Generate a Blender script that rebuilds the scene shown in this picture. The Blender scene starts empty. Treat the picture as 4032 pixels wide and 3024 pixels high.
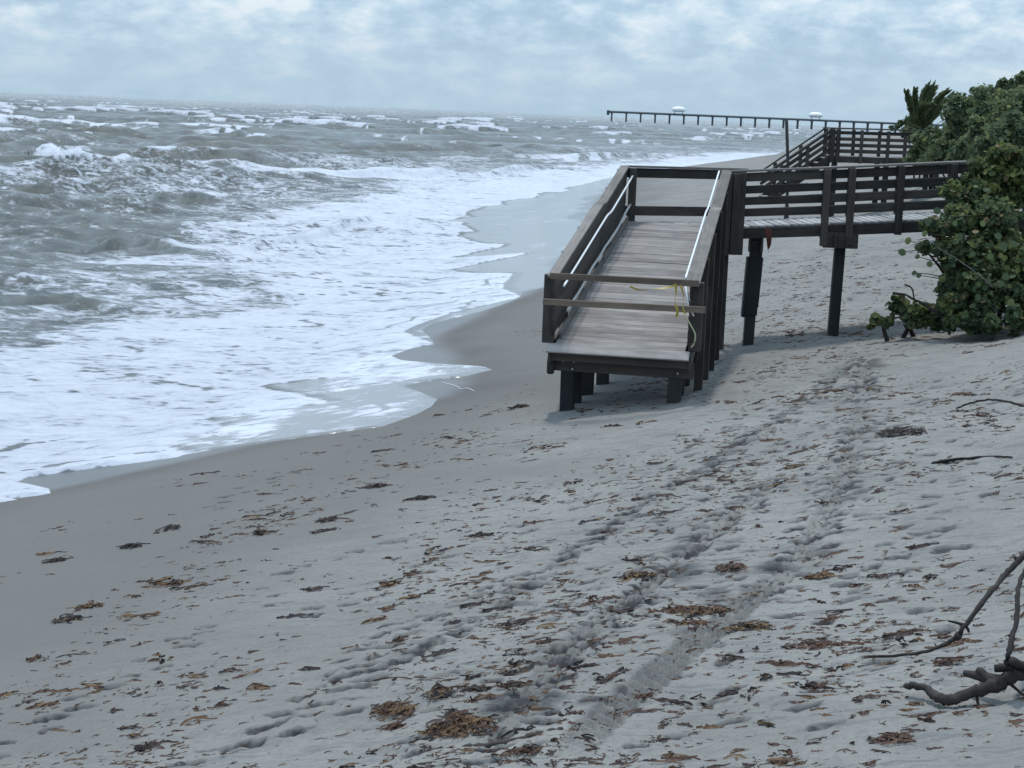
import bpy, bmesh, math, random
import numpy as np
from mathutils import Vector, Matrix

rnd = random.Random(7)
rng = np.random.default_rng(11)
scene = bpy.context.scene
COL = scene.collection

# ---------------------------------------------------------------- camera
F_PX, CX, CY, EYE = 7500.0, 2016.0, 1512.0, 5.7
ROLL, PIT = math.atan(.0407), math.atan(1070 / F_PX)
FW = np.array([0, math.cos(PIT), -math.sin(PIT)])
_U0 = np.array([0, math.sin(PIT), math.cos(PIT)])
_R0 = np.array([1., 0, 0])
RT = math.cos(ROLL) * _R0 + math.sin(ROLL) * _U0
UP = -math.sin(ROLL) * _R0 + math.cos(ROLL) * _U0
cam_data = bpy.data.cameras.new('camera')
cam = bpy.data.objects.new('camera', cam_data)
COL.objects.link(cam)
m = Matrix.Identity(4)
for k in range(3):
    m[k][0], m[k][1], m[k][2] = RT[k], UP[k], -FW[k]
m[2][3] = EYE
cam.matrix_world = m
cam_data.sensor_width = 36
cam_data.lens = 36 * F_PX / 4032
cam_data.clip_start = .5
cam_data.clip_end = 90000
scene.camera = cam

# ---------------------------------------------------------------- world, sun, exposure
SUN_EL, SUN_AZ = math.radians(70), math.radians(-10)      # azimuth from +Y towards +X
world = bpy.data.worlds.new('World')
scene.world = world
world.use_nodes = True


def nodes_of(nt):
    return nt.nodes, nt.links


def build_world():
    nt = world.node_tree
    N, L = nodes_of(nt)
    N.clear()
    out = N.new('ShaderNodeOutputWorld')
    bg = N.new('ShaderNodeBackground')
    sky = N.new('ShaderNodeTexSky')
    sky.sky_type = 'NISHITA'
    sky.sun_disc = False
    sky.sun_elevation = SUN_EL
    sky.sun_rotation = SUN_AZ
    sky.air_density = 1.0
    sky.dust_density = 2.5
    sky.ozone_density = 1.5
    tc = N.new('ShaderNodeTexCoord')
    sep = N.new('ShaderNodeSeparateXYZ')
    L.new(tc.outputs['Generated'], sep.inputs[0])
    zp = N.new('ShaderNodeMath'); zp.operation = 'MAXIMUM'; zp.inputs[1].default_value = 0
    L.new(sep.outputs[2], zp.inputs[0])
    za = N.new('ShaderNodeMath'); za.operation = 'ADD'; za.inputs[1].default_value = .44
    L.new(zp.outputs[0], za.inputs[0])
    vs = N.new('ShaderNodeVectorMath'); vs.operation = 'DIVIDE'
    L.new(tc.outputs['Generated'], vs.inputs[0]); L.new(za.outputs[0], vs.inputs[1])
    mp = N.new('ShaderNodeMapping'); mp.inputs['Scale'].default_value = (1, 1, .0)
    mp.inputs['Location'].default_value = (3.1, 1.7, 0)
    L.new(vs.outputs[0], mp.inputs[0])

    def noise(scale, detail, rough, dist=0.0):
        n = N.new('ShaderNodeTexNoise')
        n.inputs['Scale'].default_value = scale
        n.inputs['Detail'].default_value = detail
        n.inputs['Roughness'].default_value = rough
        n.inputs['Distortion'].default_value = dist
        L.new(mp.outputs[0], n.inputs['Vector'])
        return n
    n1 = noise(20, 10, .58, .10)
    n2 = noise(5.2, 5, .55)
    ad = N.new('ShaderNodeMath'); ad.operation = 'MULTIPLY_ADD'
    ad.inputs[1].default_value = .62
    L.new(n1.outputs[0], ad.inputs[0])
    sc = N.new('ShaderNodeMath'); sc.operation = 'MULTIPLY'; sc.inputs[1].default_value = .38
    L.new(n2.outputs[0], sc.inputs[0]); L.new(sc.outputs[0], ad.inputs[2])
    # cloud body colour from its density
    cr = N.new('ShaderNodeValToRGB')
    e = cr.color_ramp.elements
    e[0].position = .39; e[0].color = (.345, .50, .67, 1)
    e[1].position = .625; e[1].color = (.74, .83, .91, 1)
    for pos, c in ((.46, (.40, .565, .735, 1)), (.51, (.48, .65, .80, 1)), (.57, (.60, .74, .86, 1))):
        x = e.new(pos); x.color = c
    L.new(ad.outputs[0], cr.inputs[0])
    # near the horizon the air evens the clouds out
    hz = N.new('ShaderNodeMapRange'); hz.interpolation_type = 'SMOOTHSTEP'
    hz.inputs[1].default_value = .004; hz.inputs[2].default_value = .06
    hz.inputs[3].default_value = .80; hz.inputs[4].default_value = .0
    L.new(zp.outputs[0], hz.inputs[0])
    mh = N.new('ShaderNodeMixRGB'); mh.inputs[2].default_value = (.455, .63, .775, 1)
    L.new(hz.outputs[0], mh.inputs[0]); L.new(cr.outputs[0], mh.inputs[1])
    s2 = N.new('ShaderNodeMixRGB'); s2.blend_type = 'MULTIPLY'; s2.inputs[0].default_value = 1
    s2.inputs[2].default_value = (11, 11, 11, 1)
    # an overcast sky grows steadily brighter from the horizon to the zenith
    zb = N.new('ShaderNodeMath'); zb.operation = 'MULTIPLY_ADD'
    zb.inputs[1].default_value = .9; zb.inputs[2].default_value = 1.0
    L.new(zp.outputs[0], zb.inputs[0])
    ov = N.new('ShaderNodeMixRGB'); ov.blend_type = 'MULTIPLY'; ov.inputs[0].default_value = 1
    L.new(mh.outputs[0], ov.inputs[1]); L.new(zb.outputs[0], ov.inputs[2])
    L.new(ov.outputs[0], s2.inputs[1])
    mix = N.new('ShaderNodeMixRGB'); mix.inputs[0].default_value = .80
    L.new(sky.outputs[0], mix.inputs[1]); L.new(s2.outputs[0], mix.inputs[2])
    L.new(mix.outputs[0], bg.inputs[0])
    bg.inputs[1].default_value = .12
    L.new(bg.outputs[0], out.inputs[0])


build_world()
sun_data = bpy.data.lights.new('sun', 'SUN')
sun_data.energy = 2.6
sun_data.angle = math.radians(4.5)
sun_data.color = (1, .955, .90)
sun = bpy.data.objects.new('sun', sun_data)
COL.objects.link(sun)
sd = Vector((math.sin(SUN_AZ) * math.cos(SUN_EL), math.cos(SUN_AZ) * math.cos(SUN_EL), math.sin(SUN_EL)))
sun.rotation_euler = sd.to_track_quat('Z', 'Y').to_euler()
sun.location = (0, 0, 60)
scene.view_settings.view_transform = 'Standard'
scene.view_settings.look = 'None'
scene.view_settings.exposure = -.2
scene.view_settings.gamma = 1
scene.view_settings.use_curve_mapping = False
scene.render.engine = 'CYCLES'
scene.cycles.use_denoising = True
scene.cycles.max_bounces = 6

# ---------------------------------------------------------------- measuring helpers
XS = np.array([(0, -12.5), (10, -10.2), (24, -6.8), (30, -5.3), (38, -3.3), (57, -1.3), (107, 1.5), (175, 7.5),
               (242, 22), (352, 48), (600, 150), (2200, 560), (8000, 1700), (40000, 9000)], float)
GS = np.array([(-60000, -14), (-60, -4), (-10, -1.1), (-4, -.6), (0, 0), (4, .64), (9, 1.44), (13, 2.05), (15, 2.5),
               (18, 3.8), (22, 4.6), (40, 5.2), (60000, 6)], float)


def shore_x(y):
    x, v = XS[:, 0], XS[:, 1]
    mm = np.gradient(v, x)
    y = np.clip(y, -50, 39999)
    i = np.clip(np.searchsorted(x, y) - 1, 0, len(x) - 2)
    hh = x[i + 1] - x[i]
    t = (y - x[i]) / hh
    return (2*t**3 - 3*t**2 + 1)*v[i] + (t**3 - 2*t**2 + t)*hh*mm[i] + (-2*t**3 + 3*t**2)*v[i+1] + (t**3 - t**2)*hh*mm[i+1]


def base_h(x, y):
    return np.interp(x - shore_x(y), GS[:, 0], GS[:, 1])


def ray(px, py):
    d = FW + (px - CX) / F_PX * RT - (py - CY) / F_PX * UP
    return d / d[1]


def at(px, py, dist):
    return np.array([0, 0, EYE]) + ray(px, py) * dist


_TS = np.geomspace(5, 3000, 5000)


def hit(px, py):
    d = ray(px, py)
    P = np.array([0, 0, EYE])[None] + _TS[:, None] * d
    k = np.argmax(P[:, 2] - base_h(P[:, 0], P[:, 1]) < 0)
    return P[k]


def disp(px, py):          # the same on the 2212-wide view of the photograph
    return hit(px * 1.8228, py * 1.8228)


def sstep(a, b, x):
    t = np.clip((x - a) / (b - a), 0, 1)
    return t * t * (3 - 2 * t)


_perm = rng.permutation(512)
_val = rng.random(512)


def vnoise(x, y):
    xi, yi = np.floor(x).astype(int), np.floor(y).astype(int)
    fx, fy = x - xi, y - yi
    fx, fy = fx*fx*(3-2*fx), fy*fy*(3-2*fy)

    def g(i, j):
        return _val[(_perm[(_perm[i & 511] + j) & 511]) & 511]
    return (g(xi, yi)*(1-fx) + g(xi+1, yi)*fx)*(1-fy) + (g(xi, yi+1)*(1-fx) + g(xi+1, yi+1)*fx)*fy


def fbm(x, y, o=4):
    a, s, t = .5, 0, 0
    for k in range(o):
        s = s + a * vnoise(x * 2**k + 17*k, y * 2**k + 31*k)
        t += a
        a *= .5
    return s / t


# ---------------------------------------------------------------- materials
def new_mat(name):
    mt = bpy.data.materials.new(name)
    mt.use_nodes = True
    N, L = nodes_of(mt.node_tree)
    return mt, N, L, N['Principled BSDF']


def mathn(N, L, op, a, b=None, c=None):
    n = N.new('ShaderNodeMath'); n.operation = op
    for i, v in enumerate((a, b, c)):
        if v is None:
            continue
        if isinstance(v, (int, float)):
            n.inputs[i].default_value = v
        else:
            L.new(v, n.inputs[i])
    return n.outputs[0]


def mixc(N, L, f, a, b):
    n = N.new('ShaderNodeMixRGB')
    for i, v in enumerate((f, a, b)):
        if isinstance(v, (int, float)):
            n.inputs[i].default_value = v
        elif isinstance(v, tuple):
            n.inputs[i].default_value = v + (1,)
        else:
            L.new(v, n.inputs[i])
    return n.outputs[0]


def noisen(N, L, vec, scale, detail=4, rough=.55, dist=0.0):
    n = N.new('ShaderNodeTexNoise')
    n.inputs['Scale'].default_value = scale
    n.inputs['Detail'].default_value = detail
    n.inputs['Roughness'].default_value = rough
    n.inputs['Distortion'].default_value = dist
    if vec is not None:
        L.new(vec, n.inputs['Vector'])
    return n.outputs[0]


def maprange(N, L, v, a, b, c=0.0, d=1.0, smooth=True):
    n = N.new('ShaderNodeMapRange')
    if smooth:
        n.interpolation_type = 'SMOOTHSTEP'
    for i, q in enumerate((a, b, c, d)):
        if isinstance(q, (int, float)):
            n.inputs[i + 1].default_value = q
        else:
            L.new(q, n.inputs[i + 1])
    L.new(v, n.inputs[0])
    return n.outputs[0]


def mapping(N, L, vec, scale, rot=(0, 0, 0)):
    n = N.new('ShaderNodeMapping')
    n.inputs['Scale'].default_value = scale
    n.inputs['Rotation'].default_value = rot
    L.new(vec, n.inputs[0])
    return n.outputs[0]


def bump(N, L, height, strength, distance, normal=None):
    n = N.new('ShaderNodeBump')
    n.inputs['Strength'].default_value = strength
    n.inputs['Distance'].default_value = distance
    L.new(height, n.inputs['Height'])
    if normal is not None:
        L.new(normal, n.inputs['Normal'])
    return n.outputs[0]


def attr(N, name):
    n = N.new('ShaderNodeAttribute')
    n.attribute_name = name
    return n


def wood_mat(name, dark, light, grain=22, rough=.75, tone=.35):
    mt, N, L, b = new_mat(name)
    tc = N.new('ShaderNodeTexCoord')
    oi = N.new('ShaderNodeObjectInfo')
    off = N.new('ShaderNodeVectorMath'); off.operation = 'MULTIPLY_ADD'
    cb = N.new('ShaderNodeCombineXYZ')
    for i in range(3):
        L.new(oi.outputs['Random'], cb.inputs[i])
    L.new(cb.outputs[0], off.inputs[0]); off.inputs[1].default_value = (37, 53, 71)
    L.new(tc.outputs['Object'], off.inputs[2])
    v = mapping(N, L, off.outputs[0], (1.3, grain, grain))
    g = noisen(N, L, v, 1.0, 6, .65, .6)
    blot = noisen(N, L, off.outputs[0], 2.2, 3, .5)
    f = mathn(N, L, 'MULTIPLY_ADD', g, .75, mathn(N, L, 'MULTIPLY', blot, .5))
    f = mathn(N, L, 'ADD', f, mathn(N, L, 'MULTIPLY', mathn(N, L, 'SUBTRACT', oi.outputs['Random'], .5), tone))
    f = maprange(N, L, f, .35, .95)
    L.new(mixc(N, L, f, dark, light), b.inputs['Base Color'])
    b.inputs['Roughness'].default_value = rough
    b.inputs['Specular IOR Level'].default_value = .3
    L.new(bump(N, L, g, .5, .004), b.inputs['Normal'])
    return mt


M = {}
M['dark_wood'] = wood_mat('weathered_dark_timber', (.017, .015, .014), (.066, .056, .048), 20, .7)
M['pile_wood'] = wood_mat('wet_pile_timber', (.008, .010, .013), (.027, .028, .027), 14, .65)
M['cap_wood'] = wood_mat('grey_cap_timber', (.095, .088, .083), (.21, .195, .182), 24, .8)
M['deck_wood'] = wood_mat('silvered_deck_timber', (.135, .128, .128), (.31, .292, .282), 16, .8, .28)
M['sandy_deck'] = wood_mat('sand_dusted_deck', (.20, .20, .205), (.42, .42, .42), 10, .85, .3)
M['worn_deck'] = wood_mat('worn_tan_deck', (.15, .138, .132), (.36, .335, .315), 12, .85, .3)
M['new_wood'] = wood_mat('raw_brown_board', (.085, .065, .05), (.20, .155, .12), 24, .8)
M['branch'] = wood_mat('bare_branch_bark', (.010, .009, .009), (.058, .048, .043), 9, .85)


def plain_mat(name, col, rough=.6, metal=0.0, var=.25):
    mt, N, L, b = new_mat(name)
    tc = N.new('ShaderNodeTexCoord')
    n = noisen(N, L, tc.outputs['Object'], 9, 4)
    a = tuple(c * (1 - var) for c in col)
    c2 = tuple(min(1, c * (1 + var)) for c in col)
    L.new(mixc(N, L, n, a, c2), b.inputs['Base Color'])
    b.inputs['Roughness'].default_value = rough
    b.inputs['Metallic'].default_value = metal
    return mt


M['pipe'] = plain_mat('galvanised_pipe', (.78, .80, .82), .35, .35, .1)
M['dull_pipe'] = plain_mat('weathered_pipe', (.42, .42, .42), .5, .2, .15)
M['tape'] = plain_mat('yellow_caution_tape', (.36, .27, .04), .5)
M['cord'] = plain_mat('pale_cord', (.42, .42, .26), .7)
M['white_plastic'] = plain_mat('white_sheet', (.8, .82, .84), .5, 0, .06)
M['concrete'] = plain_mat('dark_pier_concrete', (.075, .085, .10), .85)
M['rust_cloth'] = plain_mat('reddish_frayed_strap', (.10, .032, .025), .9)
M['bolt'] = plain_mat('zinc_bolt', (.6, .62, .64), .4, .6, .1)


def leaf_mat(name, cols, trans=.46):
    mt, N, L, b = new_mat(name)
    a = attr(N, 'tone')
    r = N.new('ShaderNodeValToRGB')
    e = r.color_ramp.elements
    e[0].position = 0; e[0].color = cols[0] + (1,)
    e[1].position = 1; e[1].color = cols[-1] + (1,)
    for i, c in enumerate(cols[1:-1], 1):
        x = e.new(i / (len(cols) - 1)); x.color = c + (1,)
    L.new(a.outputs['Fac'], r.inputs[0])
    L.new(r.outputs[0], b.inputs['Base Color'])
    b.inputs['Roughness'].default_value = .62
    b.inputs['Specular IOR Level'].default_value = .25
    tr = N.new('ShaderNodeBsdfTranslucent')
    L.new(r.outputs[0], tr.inputs[0])
    ms = N.new('ShaderNodeMixShader'); ms.inputs[0].default_value = trans
    L.new(b.outputs[0], ms.inputs[1]); L.new(tr.outputs[0], ms.inputs[2])
    L.new(ms.outputs[0], N['Material Output'].inputs[0])
    return mt


M['leaf'] = leaf_mat('sea_grape_leaves', [(.046, .074, .048), (.078, .116, .060), (.12, .16, .068), (.20, .22, .075), (.23, .18, .10)])
M['far_leaf'] = leaf_mat('dune_scrub_leaves', [(.064, .098, .064), (.105, .146, .078), (.155, .19, .085), (.22, .23, .10)])
M['palm_leaf'] = leaf_mat('palm_leaflets', [(.055, .08, .042), (.10, .13, .06), (.16, .17, .08)])


def weed_mat(name):
    mt, N, L, b = new_mat(name)
    oi = N.new('ShaderNodeObjectInfo')
    a = attr(N, 'tone')
    f = mathn(N, L, 'FRACT', mathn(N, L, 'ADD', oi.outputs['Random'], a.outputs['Fac']))
    r = N.new('ShaderNodeValToRGB')
    e = r.color_ramp.elements
    e[0].position = 0; e[0].color = (.016, .014, .015, 1)
    e[1].position = 1; e[1].color = (.17, .11, .045, 1)
    for p, c in ((.45, (.036, .022, .019, 1)), (.72, (.078, .036, .023, 1)), (.92, (.115, .062, .028, 1))):
        x = e.new(p); x.color = c
    L.new(f, r.inputs[0])
    L.new(r.outputs[0], b.inputs['Base Color'])
    b.inputs['Roughness'].default_value = .8
    return mt


M['weed'] = weed_mat('dried_seaweed')


def sand_mat():
    mt, N, L, b = new_mat('beach_sand')
    tc = N.new('ShaderNodeTexCoord')
    wet = attr(N, 'wet').outputs['Fac']
    darkened = attr(N, 'darkened').outputs['Fac']
    P = tc.outputs['Object']
    n1 = noisen(N, L, P, .55, 6, .6)
    n2 = noisen(N, L, P, 5.5, 6, .65)
    n3 = noisen(N, L, P, 60, 3, .6)
    dry = mixc(N, L, maprange(N, L, n1, .3, .7), (.204, .201, .190), (.258, .254, .240))
    spk = maprange(N, L, n2, .56, .74)
    n4 = noisen(N, L, mapping(N, L, P, (1.1, 5.5, 1), (0, 0, .12)), 1.6, 7, .68, .4)
    strk = mathn(N, L, 'MULTIPLY', maprange(N, L, n4, .505, .63), mathn(N, L, 'SUBTRACT', 1, attr(N, 'moist').outputs['Fac']))
    dry = mixc(N, L, mathn(N, L, 'MULTIPLY', strk, .62), dry, (.125, .13, .136))
    n5 = noisen(N, L, P, 19, 5, .75)
    dry = mixc(N, L, maprange(N, L, n5, .30, .62), mixc(N, L, .38, dry, (.11, .112, .116)), dry)
    dry = mixc(N, L, mathn(N, L, 'MULTIPLY', spk, .38), dry, (.125, .125, .127))
    dry = mixc(N, L, mathn(N, L, 'MULTIPLY', maprange(N, L, n3, .45, .75), .22), dry, (.14, .14, .142))
    damp_shade_f = mathn(N, L, 'MULTIPLY', darkened, maprange(N, L, n2, .22, .48))
    moist = attr(N, 'moist').outputs['Fac']
    dry = mixc(N, L, mathn(N, L, 'MULTIPLY', moist, .85), dry, (.132, .131, .127))
    dry = mixc(N, L, damp_shade_f, dry, (.034, .036, .040))  # track tint: moist sand together with painted dent shade
    wetc = mixc(N, L, maprange(N, L, n1, .3, .7), (.088, .086, .085), (.11, .107, .105))
    c = mixc(N, L, wet, dry, wetc)
    L.new(c, b.inputs['Base Color'])
    film = attr(N, 'sheen').outputs['Fac']
    L.new(maprange(N, L, film, 0, 1, .88, .16), b.inputs['Roughness'])
    L.new(maprange(N, L, film, 0, 1, .12, .5), b.inputs['Specular IOR Level'])
    hgt = mathn(N, L, 'ADD', mathn(N, L, 'ADD', n2, mathn(N, L, 'MULTIPLY', n5, .5)), mathn(N, L, 'MULTIPLY', n3, .18))
    bn = N.new('ShaderNodeBump')
    bn.inputs['Distance'].default_value = .045
    L.new(maprange(N, L, wet, 0, 1, .6, .06), bn.inputs['Strength'])
    L.new(hgt, bn.inputs['Height'])
    L.new(bn.outputs[0], b.inputs['Normal'])
    return mt


def sea_mat():
    mt, N, L, b = new_mat('surf_water')
    tc = N.new('ShaderNodeTexCoord')
    P = tc.outputs['Object']
    foam_and_glare = attr(N, 'foam_and_glare').outputs['Fac']
    thin = attr(N, 'thin').outputs['Fac']
    far = attr(N, 'far').outputs['Fac']
    na = noisen(N, L, mapping(N, L, P, (.6, 1, 1), (0, 0, .2)), .75, 9, .68, .4)
    nb = noisen(N, L, mapping(N, L, P, (.7, 1, 1), (0, 0, .1)), 2.3, 8, .72, .7)
    ln = noisen(N, L, mapping(N, L, P, (.75, 1, 1)), 1.7, 3, .5, 1.2)
    lace = mathn(N, L, 'SUBTRACT', 1, mathn(N, L, 'MULTIPLY', mathn(N, L, 'ABSOLUTE', mathn(N, L, 'SUBTRACT', ln, .5)), 4.5))
    n = mathn(N, L, 'MULTIPLY_ADD', na, .42, mathn(N, L, 'MULTIPLY', nb, .42))
    n = mathn(N, L, 'MULTIPLY_ADD', lace, .13, n)
    lo = mathn(N, L, 'SUBTRACT', .66, mathn(N, L, 'MULTIPLY', foam_and_glare, .44))
    mask = maprange(N, L, n, lo, mathn(N, L, 'ADD', lo, .13))
    deep = mixc(N, L, maprange(N, L, na, .35, .65), (.048, .056, .054), (.098, .104, .088))
    body = mixc(N, L, thin, deep, (.20, .203, .205))
    fcol = mixc(N, L, maprange(N, L, mathn(N, L, 'MULTIPLY_ADD', foam_and_glare, .16, n), .38, .74), (.31, .35, .42), (.55, .585, .65))
    L.new(mixc(N, L, mask, body, fcol), b.inputs['Base Color'])
    L.new(maprange(N, L, mask, 0, 1, .09, .75), b.inputs['Roughness'])
    b.inputs['IOR'].default_value = 1.33
    w1 = noisen(N, L, mapping(N, L, P, (.8, 1, 1), (0, 0, .3)), 1.9, 9, .70, .3)
    bn = N.new('ShaderNodeBump')
    L.new(maprange(N, L, far, 0, 1, .22, .9), bn.inputs['Distance'])
    L.new(maprange(N, L, thin, 0, 1, .85, .12), bn.inputs['Strength'])
    L.new(mathn(N, L, 'ADD', w1, mathn(N, L, 'MULTIPLY', mask, .25)), bn.inputs['Height'])
    L.new(bn.outputs[0], b.inputs['Normal'])
    return mt


# ---------------------------------------------------------------- object helpers
def tag(o, label=None, cat=None, group=None, kind=None):
    if label: o['label'] = label
    if cat: o['category'] = cat
    if group: o['group'] = group
    if kind: o['kind'] = kind
    return o


def empty(name, loc, label, cat, group=None):
    o = bpy.data.objects.new(name, None)
    o.empty_display_size = .3
    o.location = Vector(loc)
    COL.objects.link(o)
    return tag(o, label, cat, group)


def mesh_np(name, verts, faces_list, mat, attrs=None, smooth=True):
    """faces_list: list of (n,k) int arrays"""
    me = bpy.data.meshes.new(name)
    verts = np.asarray(verts, np.float32)
    me.vertices.add(len(verts))
    me.vertices.foreach_set('co', verts.ravel())
    tot = sum(f.size for f in faces_list)
    nf = sum(len(f) for f in faces_list)
    me.loops.add(tot)
    me.polygons.add(nf)
    me.loops.foreach_set('vertex_index', np.concatenate([f.ravel() for f in faces_list]).astype(np.int32))
    sizes = np.concatenate([np.full(len(f), f.shape[1]) for f in faces_list])
    starts = np.concatenate([[0], np.cumsum(sizes)[:-1]]).astype(np.int32)
    me.polygons.foreach_set('loop_start', starts)
    me.polygons.foreach_set('use_smooth', np.full(nf, smooth))
    for k, a in (attrs or {}).items():
        at_ = me.attributes.new(k, 'FLOAT', 'POINT')
        at_.data.foreach_set('value', np.asarray(a, np.float32))
    me.update(calc_edges=True)
    me.validate()
    me.materials.append(mat)
    return me


def world_of(o):
    return o.matrix_basis if o.parent is None else world_of(o.parent) @ o.matrix_basis


def link(name, me, parent=None, loc=(0, 0, 0), mw=None):
    o = bpy.data.objects.new(name, me)
    COL.objects.link(o)
    if mw is None:
        mw = Matrix.Translation(Vector(loc))
    if parent is not None:
        o.parent = parent
        mw = world_of(parent).inverted() @ mw
    o.matrix_basis = mw
    return o


_box_cache = {}


def box_mesh(L_, w, h, mat, bev=.006):
    key = (round(L_, 2), round(w, 3), round(h, 3), mat.name)
    if key in _box_cache:
        return _box_cache[key]
    bm = bmesh.new()
    bmesh.ops.create_cube(bm, size=1)
    bmesh.ops.scale(bm, vec=(key[0], w, h), verts=bm.verts)
    bmesh.ops.bevel(bm, geom=bm.edges[:], offset=min(bev, w * .2, h * .2), segments=1, affect='EDGES')
    me = bpy.data.meshes.new('timber')
    bm.to_mesh(me); bm.free()
    me.materials.append(mat)
    _box_cache[key] = me
    return me


def frame(p0, p1, up=(0, 0, 1)):
    p0, p1 = Vector(p0), Vector(p1)
    X = (p1 - p0).normalized()
    U = Vector(up)
    if abs(X.dot(U.normalized())) > .98:
        U = Vector((0, 1, 0))
    Y = U.cross(X).normalized()
    Z = X.cross(Y)
    mm = Matrix.Identity(4)
    c = (p0 + p1) / 2
    for k in range(3):
        mm[k][0], mm[k][1], mm[k][2], mm[k][3] = X[k], Y[k], Z[k], c[k]
    return mm, (p1 - p0).length


def beam(name, p0, p1, w, h, mat, parent, up=(0, 0, 1), bev=.006, jit=0.0):
    mm, ln = frame(p0, p1, up)
    if jit:
        mm = mm @ Matrix.Rotation(rnd.uniform(-jit, jit), 4, 'X') @ Matrix.Rotation(rnd.uniform(-jit, jit) * .5, 4, 'Z')
    return link(name, box_mesh(ln, w, h, mat, bev), parent, mw=mm)


def post(name, x, y, z0, z1, a, b, mat, parent, direction=(1, 0), lean=(0, 0)):
    """upright timber; a across, b along direction"""
    d = Vector((direction[0], direction[1], 0)).normalized()
    p0, p1 = Vector((x, y, z0)), Vector((x + lean[0], y + lean[1], z1))
    mm, ln = frame(p0, p1, d)
    return link(name, box_mesh(ln, a, b, mat, .01), parent, mw=mm)


def tube_mesh(name, pts, radii, mat, n=6, cap=True):
    pts = [Vector(p) for p in pts]
    if isinstance(radii, (int, float)):
        radii = [radii] * len(pts)
    V, Fq, Ft = [], [], []
    ref = Vector((0, 0, 1))
    for i, p in enumerate(pts):
        t = (pts[min(i + 1, len(pts) - 1)] - pts[max(i - 1, 0)]).normalized()
        r_ = ref if abs(t.dot(ref)) < .95 else Vector((1, 0, 0))
        a = t.cross(r_).normalized(); b = t.cross(a)
        for k in range(n):
            th = 2 * math.pi * k / n
            V.append(p + (a * math.cos(th) + b * math.sin(th)) * radii[i])
    for i in range(len(pts) - 1):
        for k in range(n):
            k2 = (k + 1) % n
            Fq.append((i*n + k, i*n + k2, (i+1)*n + k2, (i+1)*n + k))
    fl = [np.array(Fq)]
    if cap:
        fl.append(np.array([tuple(range(n))[::-1], tuple((len(pts)-1)*n + k for k in range(n))]))
    c = sum(pts, Vector()) / len(pts)
    return mesh_np(name, np.array([(v - c)[:] for v in V]), fl, mat), c


def tube(name, pts, radii, mat, parent=None, n=6):
    me, c = tube_mesh(name, pts, radii, mat, n)
    return link(name, me, parent, c)


def smooth_path(pts, k=6):
    P = [np.array(p, float) for p in pts]
    P = [2*P[0]-P[1]] + P + [2*P[-1]-P[-2]]
    out = []
    for i in range(1, len(P) - 2):
        for j in range(k):
            t = j / k
            a, b, c, d = P[i-1], P[i], P[i+1], P[i+2]
            out.append(.5*((2*b) + (-a+c)*t + (2*a-5*b+4*c-d)*t*t + (-a+3*b-3*c+d)*t**3))
    out.append(P[-2])
    return out


# ---------------------------------------------------------------- shared fan of ground rows and columns
def geo(a, b, r):
    n = max(2, int(math.log(b / a) / math.log(1 + r)))
    return np.geomspace(a, b, n, endpoint=False)


rows = np.concatenate([geo(3, 9, .03), geo(9, 60, .0036), geo(60, 300, .0046), geo(300, 3000, .009), geo(3000, 40000, .06), [40000]])
ang = np.concatenate([np.linspace(-72, -19, 26, endpoint=False), np.linspace(-19, 18, 600), np.linspace(18, 72, 27)[1:]])
tan = np.tan(np.radians(ang))
GX = rows[:, None] * tan[None, :]
GY = np.repeat(rows[:, None], len(ang), 1)
NR, NC = GX.shape
SX = shore_x(GY)
S = GX - SX
B = base_h(GX, GY)

# edge of the swash and of the white foam, read off the photograph onto the sand
EDGE_PX = [(-400, 2035), (0, 1970), (90, 1966), (200, 1945), (192, 1925), (120, 1908), (70, 1898), (100, 1882), (280, 1856),
           (430, 1838), (700, 1800), (730, 1788), (1200, 1722), (1500, 1682), (1640, 1632), (1700, 1600), (1722, 1572),
           (1650, 1542), (1590, 1520), (1640, 1508), (1800, 1490), (1940, 1456), (1900, 1442), (1700, 1430), (1580, 1418),
           (1540, 1402), (1620, 1372), (1710, 1356), (1700, 1335), (1660, 1300), (1700, 1275), (1900, 1225), (2000, 1192),
           (2045, 1172), (2060, 1150), (2150, 1130)]
FOAM_PX = [(-400, 2035), (0, 1970), (90, 1966), (200, 1945), (192, 1925), (120, 1908), (70, 1898), (100, 1882), (280, 1856),
           (430, 1838), (700, 1800), (720, 1788), (640, 1762), (700, 1740), (870, 1682), (800, 1655), (1000, 1630), (1290, 1590),
           (1180, 1560), (1000, 1530), (1380, 1480), (1300, 1465), (1420, 1405), (1500, 1392), (1710, 1356), (1640, 1335),
           (1590, 1310), (1640, 1285), (1780, 1235), (2000, 1185), (2050, 1168), (1980, 1140), (1990, 1120), (2050, 1078),
           (1800, 1062), (1790, 1020), (1830, 1010), (2100, 996), (1900, 975), (1760, 960), (1850, 930), (1820, 900), (1900, 860)]


def edge_fn(px):
    P = np.array([hit(*p)[:2] for p in px])
    P = P[np.argsort(P[:, 1])]
    return P


EP, FP = edge_fn(EDGE_PX), edge_fn(FOAM_PX)
far_y = np.array([75, 95, 120, 175, 242, 352, 600, 2200, 8000, 40000.])


def run_up(y, P, extra):
    ys = np.concatenate([[-60, 10], P[:, 1], far_y[far_y > P[-1, 1] + 8]])
    fy = far_y[far_y > P[-1, 1] + 8]
    xsn = np.concatenate([[shore_x(np.array(-60.)) - 1, shore_x(np.array(10.)) - 1.2], P[:, 0], shore_x(fy) + extra])
    return np.interp(y, ys, xsn)


XE = run_up(GY, EP, 2.3)
wig = (fbm(GY / 6.0, GY * 0 + 3, 4) - .5) * 3.2 * sstep(60, 75, GY)
XE = XE + wig
XF = run_up(GY, FP, 1.0) + wig
XF = np.minimum(XF, XE)


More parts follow.
